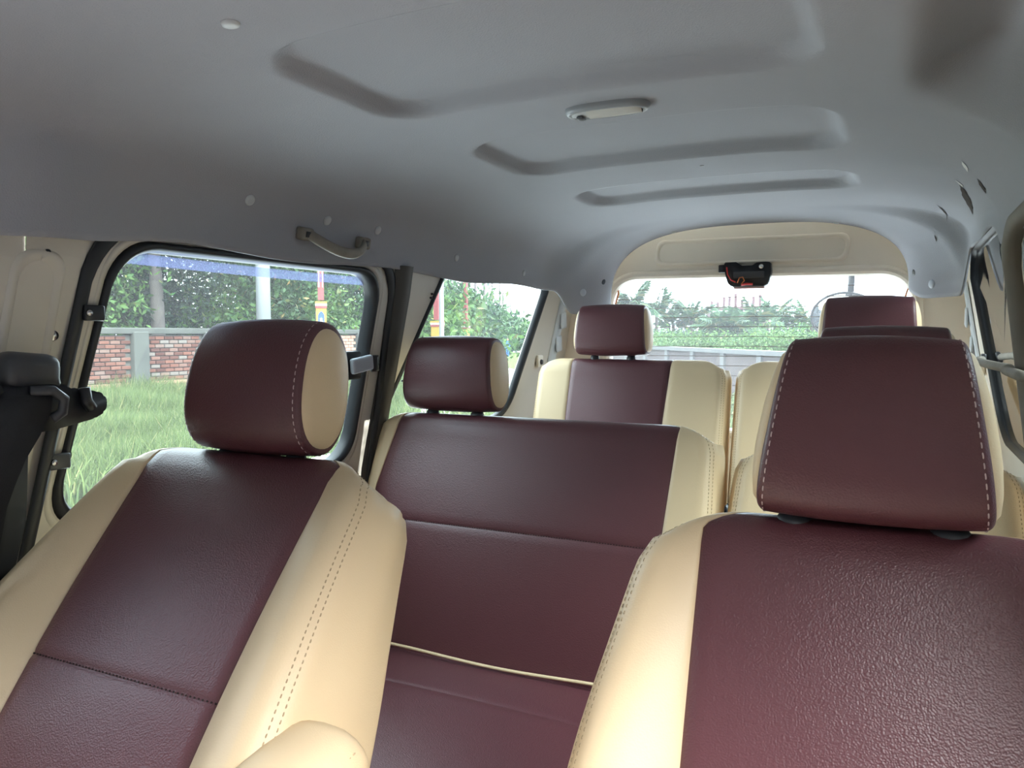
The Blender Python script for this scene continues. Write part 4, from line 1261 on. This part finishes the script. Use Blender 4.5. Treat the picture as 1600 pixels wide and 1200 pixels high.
# palms and bushes behind the panelled wall (rear glass)
for i, (px, dd, h, Lf) in enumerate([(988, 50, 3.3, 2.2), (1024, 52, 2.7, 2.0), (1050, 54, 2.2, 1.9), (1078, 52, 2.4, 2.0), (1104, 54, 2.0, 1.9), (1130, 43, 1.7, 2.0), (1152, 52, 2.2, 1.9), (1182, 45, 2.0, 1.9), (1208, 54, 2.6, 2.0), (1236, 54, 2.2, 1.9), (1264, 52, 2.2, 2.0)]):
    x, y = atpx(px, dd)
    lab = {988: 'tallest palm in the rear glass, over the left headrest', 1130: 'nearest palm with long arching fronds over the panelled wall'}.get(px, ORD[i] + ' palm from the left beyond the panelled wall, in the rear glass')
    palm(x, y, h, Lf, lab, 'palms beyond the panelled wall', nf=16, tr=.13)
for i, (px, dd, h, r, mm) in enumerate([(1000, 46, 2.3, 2.0, 'leaf_light'), (1035, 44, 2.2, 2.0, 'leaf_light'), (1070, 42, 2.1, 1.9, 'leaf_light'), (1108, 42, 2.0, 1.8, 'leaf_light'), (1160, 40, 2.0, 1.8, 'leaf_light'), (1198, 40, 2.4, 1.7, 'leaf_light'), (1232, 38, 2.6, 1.5, 'leaf_light'), (1268, 38, 2.3, 1.6, 'leaf_light')]):
    x, y = atpx(px, dd)
    tree('bush', x, y, h * .74, r, 2400, .09, M[mm], ORD[i] + ' bright green bush from the left just above the panelled wall', 'bushes beyond the panelled wall', .05, 'bush')
for i, (px, dd, h, r) in enumerate([(1010, 72, 3.2, 3), (1060, 74, 2.9, 3), (1110, 72, 2.8, 3), (1160, 74, 3.2, 3), (1210, 72, 3.0, 3), (1260, 74, 3.0, 3)]):
    x, y = atpx(px, dd)
    tree('far_tree', x, y, h * .72, r, 2200, .17, M['leaf_dark'], ORD[i] + ' dark far tree from the left, filling gaps behind the palms', 'far trees behind the palms', .08)

# unfinished building far behind
x0, y0 = atpx(1150, 105)
ub = thing('unfinished_building', (x0, y0, 0), 'pinkish unfinished concrete building with bare columns above the palms', 'building')
Rz = Matrix.Rotation(math.atan2(Rr.y, Rr.x), 3, 'Z')
box('slab', (x0, y0, 4.95), (6.2, 4, .35), M['pinkconc'], ub, Rz)
box('storey_wall', (x0, y0, 2.2), (7.2, 4, 4.4), M['pinkconc'], ub, Rz)
for k, (u, t) in enumerate([(-3.4, 5.7), (-2.6, 5.6), (-1.8, 6.2), (-1.05, 6.3), (-.25, 6.7), (.6, 5.9), (1.3, 5.7), (2.1, 6.3), (3.0, 6.6)]):
    q = Rr * u
    box('column', (x0 + q.x, y0 + q.y, (4.2 + t) / 2 + .1), (.30, .30, t - 4.2 + .2), M['pinkconc'], ub, Rz)

# small figure in blue on the road
x, y = atpx(793, 54)
pe = thing('person', (x, y, 0), 'small standing figure in blue clothes on the gravel road', 'person')
me = bpy.data.meshes.new('body')
J = [(0, 0, .66), (0, 0, .82), (0, 0, .98), (0, 0, 1.05), (0, 0, 1.12), (.10, 0, .96), (.15, .02, .78), (.16, -.03, .60), (-.10, 0, .96), (-.15, .02, .78), (-.16, -.03, .60), (.06, 0, .60), (.07, 0, .34), (.07, .01, .06), (.07, -.09, .03), (-.06, 0, .60), (-.07, 0, .34), (-.07, .01, .06), (-.07, -.09, .03)]
Ed = [(0, 1), (1, 2), (2, 3), (3, 4), (2, 5), (5, 6), (6, 7), (2, 8), (8, 9), (9, 10), (0, 11), (11, 12), (12, 13), (13, 14), (0, 15), (15, 16), (16, 17), (17, 18)]
rad = [.11, .115, .10, .04, .045, .05, .038, .028, .05, .038, .028, .075, .05, .035, .03, .075, .05, .035, .03]
me.from_pydata(J, Ed, []); bo = bpy.data.objects.new('body', me); COL.objects.link(bo); bo.parent = pe
sk = bo.modifiers.new('skin', 'SKIN'); 
for i, v in enumerate(me.skin_vertices[0].data): v.radius = (rad[i] * 1.15, rad[i]); v.use_root = (i == 0)
ss = bo.modifiers.new('sub', 'SUBSURF'); ss.levels = 1; ss.render_levels = 1
me.materials.append(M['shirt'])
bm = bmesh.new(); bmesh.ops.create_uvsphere(bm, u_segments=16, v_segments=12, radius=.085)
for v in bm.verts:
    v.co.z *= 1.25; v.co.x *= .88
    if v.co.y < -.06 and abs(v.co.x) < .02 and abs(v.co.z) < .03: v.co.y -= .018
    if abs(v.co.x) > .068 and abs(v.co.z) < .02: v.co.x *= 1.15
bmesh.ops.translate(bm, verts=bm.verts, vec=(x, y, 1.19)); from_bm('head', bm, M['skin'], pe)
bm = bmesh.new(); bmesh.ops.create_uvsphere(bm, u_segments=16, v_segments=12, radius=.09)
bmesh.ops.delete(bm, geom=[v for v in bm.verts if v.co.z < .02 and v.co.y < .02 or v.co.z < -.05], context='VERTS')
for v in bm.verts: v.co.z *= 1.25; v.co.x *= .9
bmesh.ops.translate(bm, verts=bm.verts, vec=(x, y + .006, 1.195)); from_bm('hair', bm, M['hair'], pe)

# walls added to block daylight from the right and ahead of the windscreen
pb = thing('light_block_right', (1.75, 4.0, 0), 'dull blue-grey wall added to block light outside the right rear side window', 'wall')
box('wall_face', (1.90, 3.0, 1.1), (.3, 16, 2.2), M['plaster'], pb)
box('coping', (1.87, 3.0, 2.25), (.45, 16.1, .12), M['concrete'], pb)
big('bounce_cut_front', [(-14, -5.9, .015), (12, -5.9, .015), (12, -1.2, .015), (-14, -1.2, .015)], [(0, 1, 2, 3)], M['bounce_cut'], kind='structure')  # unseen dark sheet added to cut ground bounce from ahead
big('bounce_cut_right', [(.2, -1.2, .015), (1.74, -1.2, .015), (1.74, 9, .015), (.2, 9, .015)], [(0, 1, 2, 3)], M['bounce_cut'], kind='structure')  # unseen dark sheet added to cut ground bounce on this side
box('light_block_front', (-2, -6.0, 3.5), (22, .3, 7.0), M['concrete'], kind='structure')  # unseen wall added to hold back low light through the windscreen
box('wall_front', (C0, -.80, .86), (1.46, .06, .74), M['dark'], kind='structure')
